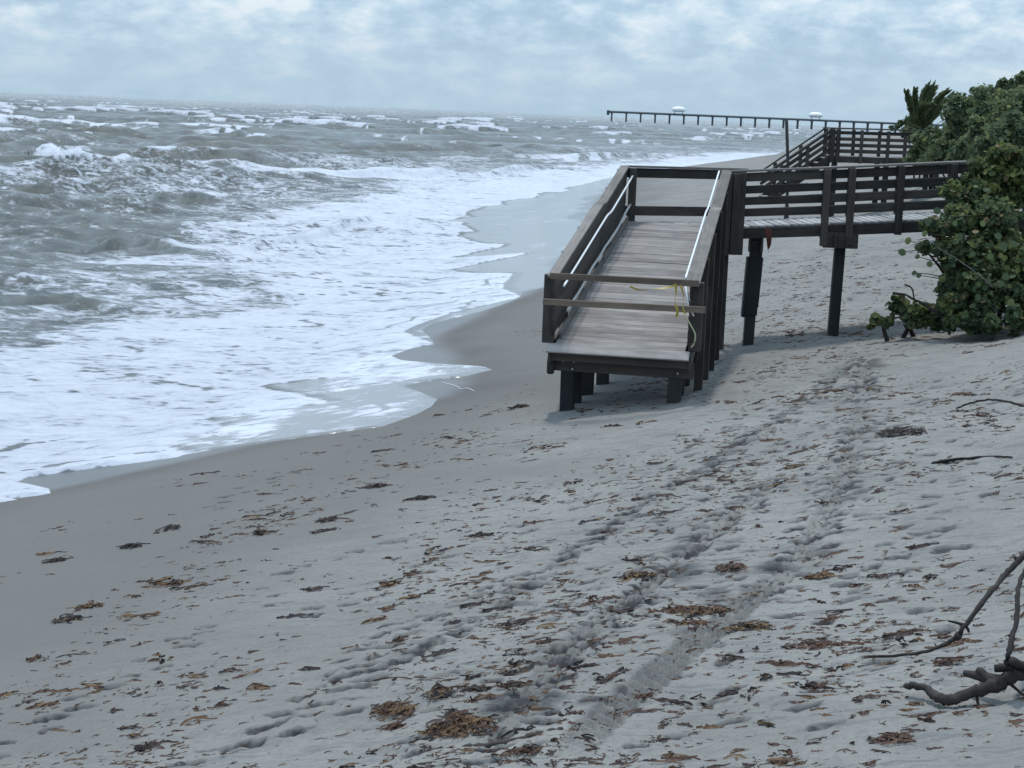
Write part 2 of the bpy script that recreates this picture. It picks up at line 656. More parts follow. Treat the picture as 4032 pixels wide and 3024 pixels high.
def smooth_rows(a, half):
    """running mean of a per-row quantity along the coast"""
    v = a[:, 0]
    out = np.array([np.mean(v[(rows > y - half(y)) & (rows < y + half(y))]) for y in rows])
    return np.repeat(out[:, None], a.shape[1], 1)


XES = smooth_rows(XE, lambda y: 2.0 + y * .06)

# ---------------------------------------------------------------- sand
print('sand')
H = B.copy()
lump = sstep(3.2, 6.5, S)
near_k = 1 - sstep(60, 140, GY)
H += lump * ((fbm(GX * .35, GY * .35, 3) - .5) * .22 + (fbm(GX * 2.1 + 9, GY * 2.1, 3) - .5) * .05 * near_k)
rug = sstep(5.5, 8.5, S) * near_k
rip = fbm(GX * 1.1 + 3, GY * 5.5 + GX * .7, 3)
H += sstep(4.5, 8, S) * near_k * (np.abs(rip - .5) * -.07 + .007)
H += rug * (fbm(GX * 5.5, GY * 5.5, 2) - .5) * .035
darkened = np.zeros_like(H)  # dark tint of the tracks: moist sand plus painted shade of the dents
moist = 1 - sstep(3.0, 9.0, S + (fbm(GX * .5, GY * .5, 3) - .5) * 3)


def track_world(pts):
    P = np.array([disp(*p)[:2] for p in pts])
    return np.array(smooth_path(P, 8))


def apply_track(pts, width, depth, tread=0.0, damp_shade=.6, prints=False, stride=.62, size=.11, gap=.10, dash=False, rk=1.0):
    global H, darkened
    W = track_world(pts)
    seg = np.linalg.norm(np.diff(W, axis=0), axis=1)
    cum = np.concatenate([[0], np.cumsum(seg)])
    r0, r1 = W[:, 1].min() - 1, W[:, 1].max() + 1
    rr = np.where((rows > r0) & (rows < r1))[0]
    if prints:
        n = int(cum[-1] / stride)
        for k in range(n):
            s = (k + .5) * stride + rnd.uniform(-.08, .08)
            x = np.interp(s, cum, W[:, 0]); y = np.interp(s, cum, W[:, 1])
            i = min(np.searchsorted(cum, s), len(W) - 1)
            t = W[i] - W[max(i - 1, 0)]; t = t / (np.linalg.norm(t) + 1e-9)
            nrm = np.array([-t[1], t[0]])
            g_ = (gap if k % 2 else -gap) + rnd.gauss(0, gap * .5)
            x += nrm[0] * g_; y += nrm[1] * g_
            q = np.where((rows > y - .6) & (rows < y + .6))[0]
            if len(q) == 0:
                continue
            sl = slice(q[0], q[-1] + 1)
            c0 = np.searchsorted(tan, (x - .6) / y); c1 = np.searchsorted(tan, (x + .6) / y)
            dx, dy = GX[sl, c0:c1] - x, GY[sl, c0:c1] - y
            sx, sy = size * rnd.uniform(.7, 1.3), size * .55 * rnd.uniform(.7, 1.3)
            rot = rnd.uniform(-.4, .4)
            if dash:
                t, sy = np.array([1.0, .25]) / 1.031, sx * .42
            t2 = np.array([t[0] * math.cos(rot) - t[1] * math.sin(rot), t[0] * math.sin(rot) + t[1] * math.cos(rot)])
            n2_ = np.array([-t2[1], t2[0]])
            a = (dx * t2[0] + dy * t2[1]) / sx; b = (dx * n2_[0] + dy * n2_[1]) / sy
            d2 = np.sqrt(a * a + b * b) + (fbm(GX[sl, c0:c1] * 14, GY[sl, c0:c1] * 14, 2) - .5) * .7
            dep = depth * rnd.uniform(.6, 1.3)
            H[sl, c0:c1] += -dep * (1 - sstep(.5, 1.05, d2)) + dep * .28 * np.exp(-((d2 - 1.35) / .3)**2)
            darkened[sl, c0:c1] = np.maximum(darkened[sl, c0:c1], damp_shade * (1 - sstep(.75, 1.25, d2)))  # shade inside the dent painted in, along with its moisture
        return
    sl = slice(rr[0], rr[-1] + 1)
    xm, xM = W[:, 0].min() - 1, W[:, 0].max() + 1
    c0 = np.searchsorted(tan, xm / (r0 + 1)) if xm < 0 else np.searchsorted(tan, xm / (r1))
    c1 = np.searchsorted(tan, xM / (r0 + 1)) if xM > 0 else np.searchsorted(tan, xM / r1)
    c0, c1 = max(0, c0 - 2), min(NC, c1 + 2)
    X, Y = GX[sl, c0:c1], GY[sl, c0:c1]
    best = np.full(X.shape, 9.0); arc = np.zeros(X.shape); side = np.zeros(X.shape)
    for i in range(len(W) - 1):
        a, b = W[i], W[i + 1]
        m_ = (Y > min(a[1], b[1]) - 1) & (Y < max(a[1], b[1]) + 1)
        if not m_.any():
            continue
        d = b - a; l2 = d @ d + 1e-9
        t = np.clip(((X[m_] - a[0]) * d[0] + (Y[m_] - a[1]) * d[1]) / l2, 0, 1)
        ex, ey = X[m_] - a[0] - t * d[0], Y[m_] - a[1] - t * d[1]
        di = np.hypot(ex, ey)
        bb = best[m_]; up = di < bb
        bb[up] = di[up]; best[m_] = bb
        aa = arc[m_]; aa[up] = (cum[i] + t * seg[i])[up]; arc[m_] = aa
        ss = side[m_]; ss[up] = (np.sign(ex * d[1] - ey * d[0]))[up]; side[m_] = ss
    ends = sstep(0, 1.2, arc) * (1 - sstep(cum[-1] - 1.2, cum[-1], arc))
    rough = fbm(X * 3.3, Y * 3.3, 3)
    inside = (1 - sstep(width * .42, width * .62, best)) * ends
    rough = .5 + (rough - .5) * rk
    H[sl, c0:c1] -= inside * depth * (.55 + .9 * rough)
    H[sl, c0:c1] += (1 - sstep(width * .6, width * 1.3, best)) * ends * (fbm(X * 8, Y * 8, 2) - .5) * .028 * rk
    halo = (1 - sstep(width * .5, width * 1.9, best)) * ends * sstep(.50, .68, fbm(X * 1.7 + 8, Y * 1.7, 4))
    darkened[sl, c0:c1] = np.maximum(darkened[sl, c0:c1], halo * .85)
    H[sl, c0:c1] += np.exp(-((best - width * .78) / (width * .2))**2) * depth * .75 * ends * (.3 + 1.2 * rough)
    if tread:
        ph = arc + side * best * .9
        H[sl, c0:c1] += inside * tread * np.sign(np.sin(ph * 2 * math.pi / .145))
    darkened[sl, c0:c1] = np.maximum(darkened[sl, c0:c1], inside * damp_shade * (.55 + rough))


FOOT_A = [(-40, 1640), (20, 1607), (121, 1554), (210, 1485), (300, 1460), (348, 1420), (437, 1363), (518, 1322)]
FOOT_B = [(380, 1650), (520, 1615), (603, 1570), (690, 1503), (785, 1432), (878, 1347), (1000, 1302), (1075, 1258), (1170, 1214)]
RUT_A = [(440, 1690), (600, 1600), (767, 1495), (900, 1415), (1050, 1325), (1165, 1240), (1290, 1155), (1400, 1085), (1505, 1020), (1690, 900), (1830, 785)]
TYRE_A = [(1200, 1680), (1300, 1560), (1412, 1470), (1500, 1390), (1600, 1300), (1700, 1215), (1775, 1120), (1825, 1020), (1850, 930), (1860, 850), (1868, 760)]
TYRE_B = [(1000, 1680), (1110, 1560), (1210, 1435), (1290, 1355), (1370, 1285), (1450, 1215), (1550, 1130), (1680, 1030)]
SCUFF = [(1090, 1640), (1180, 1540), (1290, 1430), (1390, 1340), (1500, 1260), (1640, 1160)]
FOOT_C = [(430, 1110), (500, 1072), (560, 1046), (640, 1026)]
FOOT_D = [(560, 1310), (600, 1255), (650, 1215), (760, 1190), (860, 1160)]
LINE_E = [(640, 1330), (860, 1240), (1080, 1150), (1300, 1060)]
apply_track(FOOT_A, .2, .045, prints=True, damp_shade=1., stride=.3, size=.12, gap=.08, dash=True)
apply_track(FOOT_B, .2, .05, prints=True, damp_shade=1., stride=.17, gap=.10, size=.12, dash=True)
apply_track(FOOT_C, .2, .04, prints=True, damp_shade=.9, stride=.35, dash=True)
apply_track(FOOT_D, .2, .04, prints=True, damp_shade=.9, stride=.3, dash=True)
apply_track(RUT_A[2:], .2, .04, prints=True, damp_shade=1., stride=.12, gap=.06, size=.13, dash=True)
apply_track(TYRE_A[:6], .30, .014, .020, .40, rk=.3)
apply_track(TYRE_A[4:], .22, .015, .014, .12)
apply_track(TYRE_B, .22, .015, .016, .18)
apply_track(TYRE_A[4:], .2, .035, prints=True, damp_shade=1., stride=.2, gap=.14, size=.13, dash=True)
apply_track(TYRE_B, .2, .035, prints=True, damp_shade=1., stride=.15, gap=.11, size=.13, dash=True)
apply_track(SCUFF, .2, .035, prints=True, damp_shade=.9, stride=.28, gap=.2, size=.12, dash=True)
apply_track(LINE_E, .2, .03, prints=True, damp_shade=.8, stride=.3, gap=.12, size=.11, dash=True)
for pl_, gp_ in (([(1230, 1330), (1450, 1170), (1700, 1010), (1850, 900)], .35), ([(1560, 1640), (1720, 1420), (1880, 1200), (1960, 1000)], .5),
                 ([(1420, 1060), (1620, 930), (1740, 850)], .35), ([(1640, 1330), (1800, 1180), (1980, 1030)], .6), ([(700, 1640), (900, 1520), (1090, 1400), (1250, 1290)], .5),
                 ([(1930, 1010), (2050, 900), (2150, 800)], .6)):
    apply_track(pl_, .2, .03, prints=True, damp_shade=.85, stride=.16, gap=gp_, size=.11, dash=True)

wet = 1 - sstep(.15, 1.9 + .5 * 0, (GX - XES) + (fbm(GX * .8, GY * .8, 3) - .5) * .8)
wet = np.where(GX < XES, 1, wet)
sheen = wet * sstep(52, 66, GY) * (1 - sstep(.5, 3.5, GX - XES)) * .95
sheen = np.maximum(sheen, wet * (.22 + .45 * (1 - sstep(.1, 1.0, GX - XES))))
keep = (S > -26 - GY * .02)


def grid_faces(keep_v):
    q = keep_v[:-1, :-1] | keep_v[1:, :-1] | keep_v[:-1, 1:] | keep_v[1:, 1:]
    idx = np.arange(NR * NC).reshape(NR, NC)
    f = np.stack([idx[:-1, :-1], idx[:-1, 1:], idx[1:, 1:], idx[1:, :-1]], -1)[q]
    used = np.zeros(NR * NC, bool)
    used[f.ravel()] = True
    remap = np.cumsum(used) - 1
    return remap[f], used


def grid_object(name, X, Y, Z, keep_v, mat, attrs):
    f, used = grid_faces(keep_v)
    V = np.stack([X.ravel(), Y.ravel(), Z.ravel()], -1)[used]
    me = mesh_np(name, V, [f], mat, {k: a.ravel()[used] for k, a in attrs.items()})
    return link(name, me)


M['sand'] = sand_mat()
sand = grid_object('sand_beach', GX, GY, H, keep, M['sand'], dict(wet=wet, darkened=np.clip(darkened, 0, 1), sheen=sheen, moist=moist))
tag(sand, kind='structure')


def ground(x, y):
    """height of the finished sand"""
    i = int(np.clip(np.searchsorted(rows, y) - 1, 0, NR - 2))
    j = int(np.clip(np.searchsorted(tan, x / y) - 1, 0, NC - 2))
    t = (y - rows[i]) / (rows[i + 1] - rows[i])
    u = np.clip((x / y - tan[j]) / (tan[j + 1] - tan[j]), 0, 1)
    return float((H[i, j]*(1-u) + H[i, j+1]*u)*(1-t) + (H[i+1, j]*(1-u) + H[i+1, j+1]*u)*t)


# ---------------------------------------------------------------- sea
print('sea')


def build_sea():
    dr = np.gradient(rows)[:, None]
    spacing = np.maximum(dr, (rows * math.radians(37 / 600))[:, None])
    calm = sstep(4, 34, XE - GX)
    calm = np.maximum(calm, .30 * sstep(2.5, 11, XE - GX))
    Z = np.zeros_like(GX); DX = np.zeros_like(GX); DY = np.zeros_like(GX)
    K = 56
    lam = np.geomspace(1.1, 46, K)
    for l in lam:
        th = math.radians(-62 + rng.normal(0, 26 if l < 12 else 14))
        d = (math.cos(th), math.sin(th))
        k = 2 * math.pi / l
        a = (.0155 if l < 9 else .0115) * l**.86 * rng.uniform(.6, 1.3)
        if l > 26:
            a *= .6
        fade = sstep(1.6, 3.4, l / spacing)
        ph = k * (GX * d[0] + GY * d[1]) + rng.uniform(0, 6.283)
        env = .55 + .9 * vnoise(GX / (l * 5) + 7.7 * l, GY / (l * 5))
        A = a * fade * env
        Z += A * np.cos(ph)
        DX += -A * .85 * d[0] * np.sin(ph)
        DY += -A * .85 * d[1] * np.sin(ph)
    offs = 1 + .8 * sstep(45, 150, XE - GX)
    Z *= calm * offs; DX *= calm * offs; DY *= calm * offs
    crest = Z.copy()
    foam_and_glare = np.zeros_like(GX)
    D = XE - GX                                   # metres seaward of the water's edge
    streak = fbm(GX / 9 + 3, GY / 14, 4)
    patch = fbm(GX / 28 + 11, GY / 40, 3)
    # whitecaps offshore; far out the foam also paints in the sea's silvery glare
    foam_and_glare = np.maximum(foam_and_glare, sstep(1.30, 1.65, crest * (1 + .1 * sstep(60, 200, GY)) + (patch - .5) * 1.0 + (fbm(GX / 1.3, GY / 7, 3) - .5) * .9) * .85)
    foam_and_glare = np.maximum(foam_and_glare, .05 + .30 * sstep(.40, .75, fbm(GX / 16 + 77, GY / 26, 4)) * (1 - .6 * sstep(250, 700, GY)) + (.21 * sstep(200, 800, GY)) + .08 * fbm(GX / 9, GY / 150, 3) * sstep(260, 900, GY))  # the part growing with distance is silver glare painted in as foam
    o1 = sstep(.40, .60, fbm(GX / 1.1 + 8, GY / 8, 3)) * sstep(.575, .68, .55 * fbm(GX / 22 + 5, GY / 80, 4) + .45 * fbm(GX / 1.8 + 3, GY / 30, 3)) * sstep(150, 320, GY)
    o2 = sstep(.38, .60, fbm(GX / 2.6 + 8, GY / 45, 3)) * sstep(.57, .67, .5 * fbm(GX / 45 + 9, GY / 330 + 2, 4) + .5 * fbm(GX / 4.5 + 1, GY / 110, 3)) * sstep(450, 900, GY)
    foam_and_glare = np.maximum(foam_and_glare, np.maximum(o1 * .9, o2 * .85))  # specks are whitecaps and also stand in for sun glitter
    # drifting foam in the surf zone
    surf = 1 - sstep(22, 62, D + (patch - .5) * 40)
    surf *= 1 - sstep(150, 260, GY) * .2
    foam_and_glare = np.maximum(foam_and_glare, surf * (.20 + .46 * streak))
    near = 1 - sstep(7, 15, (XF - GX) + (streak - .5) * 14)
    foam_and_glare = np.maximum(foam_and_glare, near * (.56 + .34 * streak))
    wash = 1 - sstep(10, 34, D + (streak - .5) * 22)
    foam_and_glare = np.maximum(foam_and_glare, wash * sstep(95, 170, GY) * (.30 + .40 * streak))
    # breakers: crest line in the photograph, height, foam length towards the shore, foam, reach behind
    BR = [([(-300, 615), (0, 603), (300, 592), (700, 642), (1200, 668), (1700, 664), (2250, 640)], .85, 20, .88, 2.6),
          ([(690, 578), (850, 585), (1100, 604)], 1.35, 5, .15, 4.0),
          ([(1800, 592), (2300, 602), (2700, 590)], 1.0, 30, .95, 4.0),
          ([(540, 742), (680, 738), (820, 752)], .85, 2.6, .35, 2.4),
          ([(880, 905), (1150, 880), (1480, 838), (1700, 860)], .55, 5, .85, 1.8),
          ([(-300, 1092), (0, 1092), (200, 1104), (450, 1120)], .30, 1.0, .25, 1.0),
          ([(250, 912), (520, 880), (760, 905)], .42, 1.8, .25, 1.6),
          ([(-100, 690), (60, 700), (300, 735)], .6, 2.5, .2, 2.4),
          ([(150, 497), (350, 490), (520, 505)], 1.3, 5, .8, 3.5),
          ([(720, 508), (880, 512), (1080, 532)], 1.4, 7, .95, 3.5),
          ([(40, 588), (180, 580), (400, 597)], 1.1, 7, .9, 3),
          ([(100, 402), (280, 396), (500, 412)], 1.9, 18, .95, 8),
          ([(560, 416), (800, 424), (900, 428)], 1.6, 15, .9, 8),
          ([(880, 423), (1050, 426), (1290, 440)], 1.7, 15, .9, 8),
          ([(1750, 458), (1920, 462), (2100, 468)], 1.6, 40, .95, 9),
          ([(2230, 474), (2400, 474), (2560, 486)], 1.6, 40, .95, 9),
          ([(1400, 520), (1560, 530), (1640, 545)], 1.1, 8, .85, 4),
          ([(-100, 444), (100, 440), (420, 452)], 1.2, 10, .7, 5),
          ([(2650, 540), (2850, 535), (3100, 548)], 1.2, 30, .95, 8),
          ([(2800, 500), (3000, 505), (3250, 512)], 1.3, 45, .9, 12),
          ([(2350, 545), (2500, 548), (2650, 556)], 1.1, 16, .8, 6)]
    ZB = np.zeros_like(GX)
    for px, hgt, fl, fo, bw in BR:
        P = np.array([(lambda r: (r[0] * (-EYE + hgt * .8) / r[2], (-EYE + hgt * .8) / r[2]))(ray(*p)) for p in px])
        # parametrise along x
        o = np.argsort(P[:, 0]); P = P[o]
        yc = np.interp(GX, P[:, 0], P[:, 1])
        span = P[-1, 0] - P[0, 0]
        ext = span * .3
        bw = bw * 1.5
        e = np.clip(np.minimum(GX - P[0, 0] + ext, P[-1, 0] + ext - GX) / (span * .55), 0, 1)
        e = e * e * (3 - 2 * e)
        yc = yc + (fbm(GX / (span * .16), GX * 0 + hgt * 7, 3) - .5) * bw * 1.6
        q = GY - yc
        prof = np.where(q > 0, np.exp(-(q / bw)**2), np.exp(-(q / (bw * .42))**2))
        mod = .55 + .9 * fbm(GX / (bw * 2.2) + 5, GY / (bw * 4), 3)
        ZB = np.maximum(ZB, hgt * .72 * prof * e * mod)
        ff = sstep(-fl, -fl * .2, q + (fbm(GX / 4 + hgt, GY / 9, 4) - .5) * fl * .9) * (1 - sstep(bw * .1, bw * .5, q)) * e
        ff = ff * np.where(GY > 230, sstep(.36, .60, fbm(GX / 1.6 + 4, GY / 14, 3)), 1)
        foam_and_glare = np.maximum(foam_and_glare, ff * fo * (.35 + .95 * fbm(GX / (bw * .8) + 2, GY / (bw * 1.6), 5)))
        if fo < .4:
            face = np.exp(-((q + bw * .5) / (bw * .55))**2) * e
            foam_and_glare *= 1 - .55 * face
    lim = sstep(1.0, 5, D)
    Z = np.maximum(Z, ZB * lim + Z * (1 - .5 * np.minimum(1, ZB)))
    Z = Z - .34 + .3 * sstep(60, 140, GY)
    # the sheet that runs up the sand
    film = B + np.clip((XE - GX) * .16, -.2, .03) + np.clip((XF - GX) * .10, 0, .035)
    Z = np.where(GX > XE - .02, B - .25 + (film - B + .25) * 1.0, np.maximum(Z, film))
    thin = sstep(-.6, .5, B + 0 * S) * (1 - sstep(.05, .35, Z - B))
    thin = np.maximum(thin, sstep(.0, .5, GX - XF) * (GX < XE + .3))
    inf = sstep(-.1, .06, XF - GX)
    foam_and_glare = np.where(GX > XF - 9, foam_and_glare * inf + (1 - inf) * ((.03 + .20 * (1 - sstep(44, 58, GY)) * 1.5) + .30 * sstep(.35, .75, fbm(GX * .9, GY * .45, 4))), foam_and_glare)
    for q0, wv in ((1.3, 1.0), (2.9, 1.6), (4.8, 2.2), (7.4, 3.0), (10.5, 3.5)):
        q = D - q0 - (fbm(GX * 0 + q0 * 9, GY / 5.0 + q0, 4) - .5) * 5 * wv
        brk = sstep(.5, .62, fbm(GX / 2.5 + q0, GY / 3.5 + 5, 3))
        foam_and_glare *= 1 - .75 * np.exp(-(q / (.05 + .012 * q0))**2) * brk * (GY < 75)
    rim = np.exp(-((XF - .10 - GX) / .10)**2)
    foam_and_glare = np.maximum(foam_and_glare, rim * .8 * (GY < 110))
    far = sstep(120, 900, GY)
    keep_v = (GX < XE + .9)
    return grid_object('sea_water', GX + DX, GY + DY, Z, keep_v, sea_mat(),
                       dict(foam_and_glare=np.clip(foam_and_glare, 0, 1), thin=thin, far=far))


tag(build_sea(), kind='structure')

# ---------------------------------------------------------------- the near boardwalk
print('boardwalk')
DW, PW, CW = M['dark_wood'], M['pile_wood'], M['cap_wood']
bw = empty('beach_boardwalk', (2.6, 33.6, 1.1),
           'weathered wooden beach access boardwalk whose ramp ends in mid air above the sand', 'boardwalk')
TL, TR = np.array([2.10, 37.8]), np.array([3.96, 37.3])        # ramp rail lines, top
BL, BR_ = np.array([.62, 29.9]), np.array([2.70, 29.5])        # and bottom
Z_TOP, Z_BOT, RAIL = 3.66, 2.10, 1.09


def prof(t):
    """deck height along the ramp, 0 at the top; a short flat rest part way down"""
    return float(np.interp(t, [0, .36, .42, 1.0], [Z_TOP, Z_TOP - .60, Z_TOP - .63, Z_BOT]))


def rp(side, t):
    a, b = (TL, BL) if side < 0 else (TR, BR_)
    p = a + (b - a) * t
    return np.array([p[0], p[1], prof(t)])


def up_(p, z):
    return np.array([p[0], p[1], p[2] + z])


# ramp deck boards, each its own plank
LEN = float(np.linalg.norm(BL - TL))
edges = list(np.linspace(0, .76, 36)) + list(np.linspace(.76, 1, 9)[1:])
for k in range(len(edges) - 1):
    t0, t1 = edges[k], edges[k + 1]
    t = (t0 + t1) / 2
    a, b = rp(-1, t), rp(1, t)
    d = (b - a) / np.linalg.norm(b - a)
    a2, b2 = a + d * .03, b - d * .03
    tl = rp(-1, min(1, t + .01)) - rp(-1, max(0, t - .01))
    nv = np.cross(d, tl); nv = nv / np.linalg.norm(nv)
    if nv[2] < 0:
        nv = -nv
    beam('deck_board', a2 + nv * (-.02 + rnd.uniform(-.004, .006)), b2 + nv * (-.02 + rnd.uniform(-.004, .006)),
         LEN * (t1 - t0) * 1.02 - .005, .04, M['deck_wood'] if t < .72 + rnd.uniform(-.1, .1) else M['worn_deck'], bw, up=tuple(nv))
# tilted nosing plank at the broken end
a, b = rp(-1, 1.0), rp(1, 1.0)
d = (b - a) / np.linalg.norm(b - a)
fwd = np.array([-.17, -.98, 0])
o = beam('nosing_plank', a - d * .09 + fwd * .075 + np.array([0, 0, -.055]), b + d * .05 + fwd * .075 + np.array([0, 0, -.055]), .19, .035,
         M['worn_deck'], bw, up=(-.12, -.62, .75))
# rails of the ramp
for side in (-1, 1):
    ts = [0, .36, .42, 1.0]
    for i in range(3):
        t0, t1 = ts[i], ts[i + 1]
        sgn = 1 if side > 0 else -1
        ox = .05 * sgn
        p0, p1 = rp(side, t0), rp(side, t1)
        off = np.array([ox, 0, 0])
        beam('cap_rail', up_(p0, RAIL - .02) + off, up_(p1, RAIL - .02) + off, .20 if side > 0 else .17, .04, CW, bw)
        if i == 1:
            pass
        for hz in ((.92, .69, .46, .23) if side < 0 else (.93, .70, .47, .24)):
            beam('rail_board', up_(p0, hz) + np.array([.02 * sgn, 0, 0]), up_(p1, hz) + np.array([.02 * sgn, 0, 0]), .038,
                 (.228 if hz > .3 else .20) if side < 0 else .20, DW, bw)
        beam('stringer', up_(p0, -.17) + off, up_(p1, -.17) + off, .05, .25, DW, bw)
    # posts of the rail
    for t in (.015, .20, .39, .60, .80, .975):
        p = rp(side, t)
        g = ground(p[0], p[1])
        z0 = g - .4 if side > 0 else p[2] - .36
        sgn = 1 if side > 0 else -1
        w_ = .19 if t > .95 else .14
        post('rail_post', p[0] + .11 * sgn, p[1], z0 if t < .95 else p[2] - .04, p[2] + RAIL - .045, w_, w_ * .8, DW, bw, (.17, 1))
# centre stringers and joists below the deck
for f in (.33, .67):
    pa = rp(-1, .02) * (1 - f) + rp(1, .02) * f
    pb = rp(-1, .97) * (1 - f) + rp(1, .97) * f
    beam('stringer', up_(pa, -.19), up_(pb, -.19), .05, .22, DW, bw)
beam('end_joist', rp(-1, .993) + np.array([-.05, 0, -.17]), rp(1, .993) + np.array([.05, 0, -.17]), .05, .22, DW, bw)
# pile bents under the ramp
for t in (.955, .86, .70, .46, .22):
    a, b = rp(-1, t), rp(1, t)
    d = (b - a) / np.linalg.norm(b - a)
    for dy in (.09, -.09):
        o = beam('pile_cap', up_(a, -.40) - d * .12 + np.array([0, dy, 0]), up_(b, -.40) + d * .10 + np.array([0, dy, 0]), .05, .25, DW, bw)
    if t == .955:
        front_cap = o
    for s_, q in ((-1, a + d * .22), (1, b - d * .20)):
        g = ground(q[0], q[1])
        post('pile', q[0], q[1], g - .5, q[2] - .30, .215, .215, PW, bw, (.17, 1), (rnd.uniform(-.02, .04), 0))
    # a short cross brace on each bent
    q0, q1 = a + d * .22, b - d * .2
    if t in (.70, .46):
        gq = max(ground(q0[0], q0[1]), ground(q1[0], q1[1])) + .15
        beam('cross_brace', np.array([q0[0], q0[1] + .12, gq]), np.array([q1[0], q1[1] + .12, a[2] - .55]), .05, .16, DW, bw)
# bolts on the end bent
for q in ((.14, -.36), (.32, -.36), (.30, -.48), (1.78, -.34), (1.98, -.44)):
    a = rp(-1, .955); b = rp(1, .955); d = (b - a) / np.linalg.norm(b - a)
    p = a + d * q[0] + np.array([-.03, -.135, q[1]])
    tube('bolt', [p, p + np.array([0, -.03, 0])], .018, M['bolt'], front_cap, 6)
# stub of a broken beam below the end
a = rp(-1, .965)
beam('beam_stub', a + np.array([-.06, .25, -.42]), a + np.array([-.07, -.16, -.44]), .12, .24, PW, bw, bev=.05)

# top landing: end rail turning into the walkway
C0 = np.array([4.62, 39.25])
E0 = np.array([10.6, 39.4])
N0, N1 = np.array([3.96, 37.3]), np.array([10.4, 37.1])
zw = lambda x: float(Z_TOP + max(0, x - 4.2) * .083)
e0 = np.array([TL[0], TL[1] + .05, Z_TOP])
e1 = np.array([C0[0], C0[1], Z_TOP])
beam('cap_rail', up_(e0, RAIL - .018), up_(e1, RAIL - .018), .15, .04, CW, bw)
beam('rail_board', up_(e0, RAIL - .14), up_(e1, RAIL - .14), .04, .19, DW, bw)
beam('rail_board', up_(e0, .20), up_(e1, .20), .04, .19, DW, bw)
post('rail_post', e0[0] + .12, e0[1] - .02, Z_TOP - .25, Z_TOP + RAIL - .045, .16, .15, DW, bw)
# walkway deck boards run across the walkway
nbw = 40
for k in range(nbw):
    x = 4.06 + (k + .5) * (10.3 - 4.06) / nbw
    yn = 37.3 + (x - 3.96) / (10.4 - 3.96) * (37.1 - 37.3)
    yf = 39.25 if x > 4.62 else 37.9 + (x - 2.1) / (4.62 - 2.1) * 1.35
    z = zw(x) - .02 + rnd.uniform(-.003, .003)
    beam('deck_board', (x, yn + .03, z), (x, yf - .02, z), (10.3 - 4.06) / nbw - .006, .04, M['sandy_deck'], bw, up=(0, 0, 1))
# landing wedge boards between the ramp top and the end rail
for k in range(5):
    f0 = (k + .5) / 6
    p0 = np.array([TL[0] + .03, TL[1] + .02, Z_TOP - .022]) * (1 - f0) + np.array([TR[0], TR[1] + .05, Z_TOP - .022]) * f0
    p1 = np.array([TL[0] + .12, TL[1] + .04, Z_TOP - .022]) * (1 - f0) + np.array([4.05, 38.85, Z_TOP - .022]) * f0
    if np.linalg.norm(p1 - p0) > .12:
        beam('deck_board', p0, p1, .30, .04, M['deck_wood'], bw)
# rails of the walkway
for y0, y1, x0, x1, near in ((37.3, 37.1, 4.05, 10.4, True), (39.25, 39.4, 4.62, 10.6, False)):
    n_seg = [x0, 5.9, 8.25, x1]
    for i in range(3):
        xa, xb = n_seg[i], n_seg[i + 1]
        ya = y0 + (y1 - y0) * (xa - x0) / (x1 - x0); yb = y0 + (y1 - y0) * (xb - x0) / (x1 - x0)
        beam('cap_rail', (xa, ya, zw(xa) + RAIL - (.02 if near else .085)), (xb, yb, zw(xb) + RAIL - (.02 if near else .085)), .15, .04, CW, bw)
        off = .03 if near else -.03
        for hz in ((.94, .70, .475, .25) if near else (.875, .625, .39, .155)):
            j = rnd.uniform(-.008, .008)
            beam('rail_board', (xa, ya + off, zw(xa) + hz + j), (xb, yb + off, zw(xb) + hz - j), .038, .155 if hz < .9 else .17, DW, bw)
        beam('rim_joist', (xa, ya, zw(xa) - .15), (xb, yb, zw(xb) - .15), .05, .21, DW, bw)
    for x, dn in ((4.32, .55), (5.95, .45), (6.43, .45), (7.37, .28), (8.38, .28), (9.6, .3)):
        if not near and x < 4.7:
            continue
        zq = zw(x)
        if not near:
            x = x * 1.056
            if x > x1 - .1:
                continue
        y = y0 + (y1 - y0) * (x - x0) / (x1 - x0)
        post('rail_post', x, y + (-.075 if near else .075), zw(x) - dn, zw(x) + RAIL - (.045 if near else .11), .14, .10, DW, bw, (0, 1))
# heavy corner block where ramp and walkway meet
post('corner_post', 4.02, 37.16, Z_TOP - .56, Z_TOP + RAIL - .05, .17, .22, DW, bw, (0, 1))
post('corner_post', 4.19, 37.14, Z_TOP - .54, Z_TOP + RAIL - .05, .14, .12, DW, bw, (0, 1))
# walkway piles with their cap beams
for x, ws in ((4.62, .27), (6.28, .19), (8.9, .19)):
    for x_, y in ((x, 37.45), (x * 39.0 / 37.45, 39.0)):
        g = ground(x_, y)
        post('pile', x_, y, g - .6, zw(x) - .26, .20, .20, PW, bw, (0, 1), (.05, 0))
        if x < 5 and y < 38:
            post('sister_board', x - .127, y - .02, g + .55, zw(x) - .62, .06, .24, PW, bw, (0, 1), (.045, 0))
            post('sister_board', x + .127, y - .02, g + .75, zw(x) - .62, .06, .24, PW, bw, (0, 1), (.045, 0))
            post('sister_board', x + .02, y - .125, g + .6, zw(x) - .3, .24, .05, PW, bw, (0, 1), (.04, 0))
    z = zw(x) - .37
    for dx in (-.12, .12):
        beam('pile_cap', (x + dx, 37.02, z), ((x + dx) * 39.4 / 37.02, 39.4, z), .05, .25, DW, bw)
    if 6 < x < 7:
        beam('pile_cap', (x - .34, 37.16, z + .02), (x + .34, 37.16, z + .02), .06, .30, DW, bw)
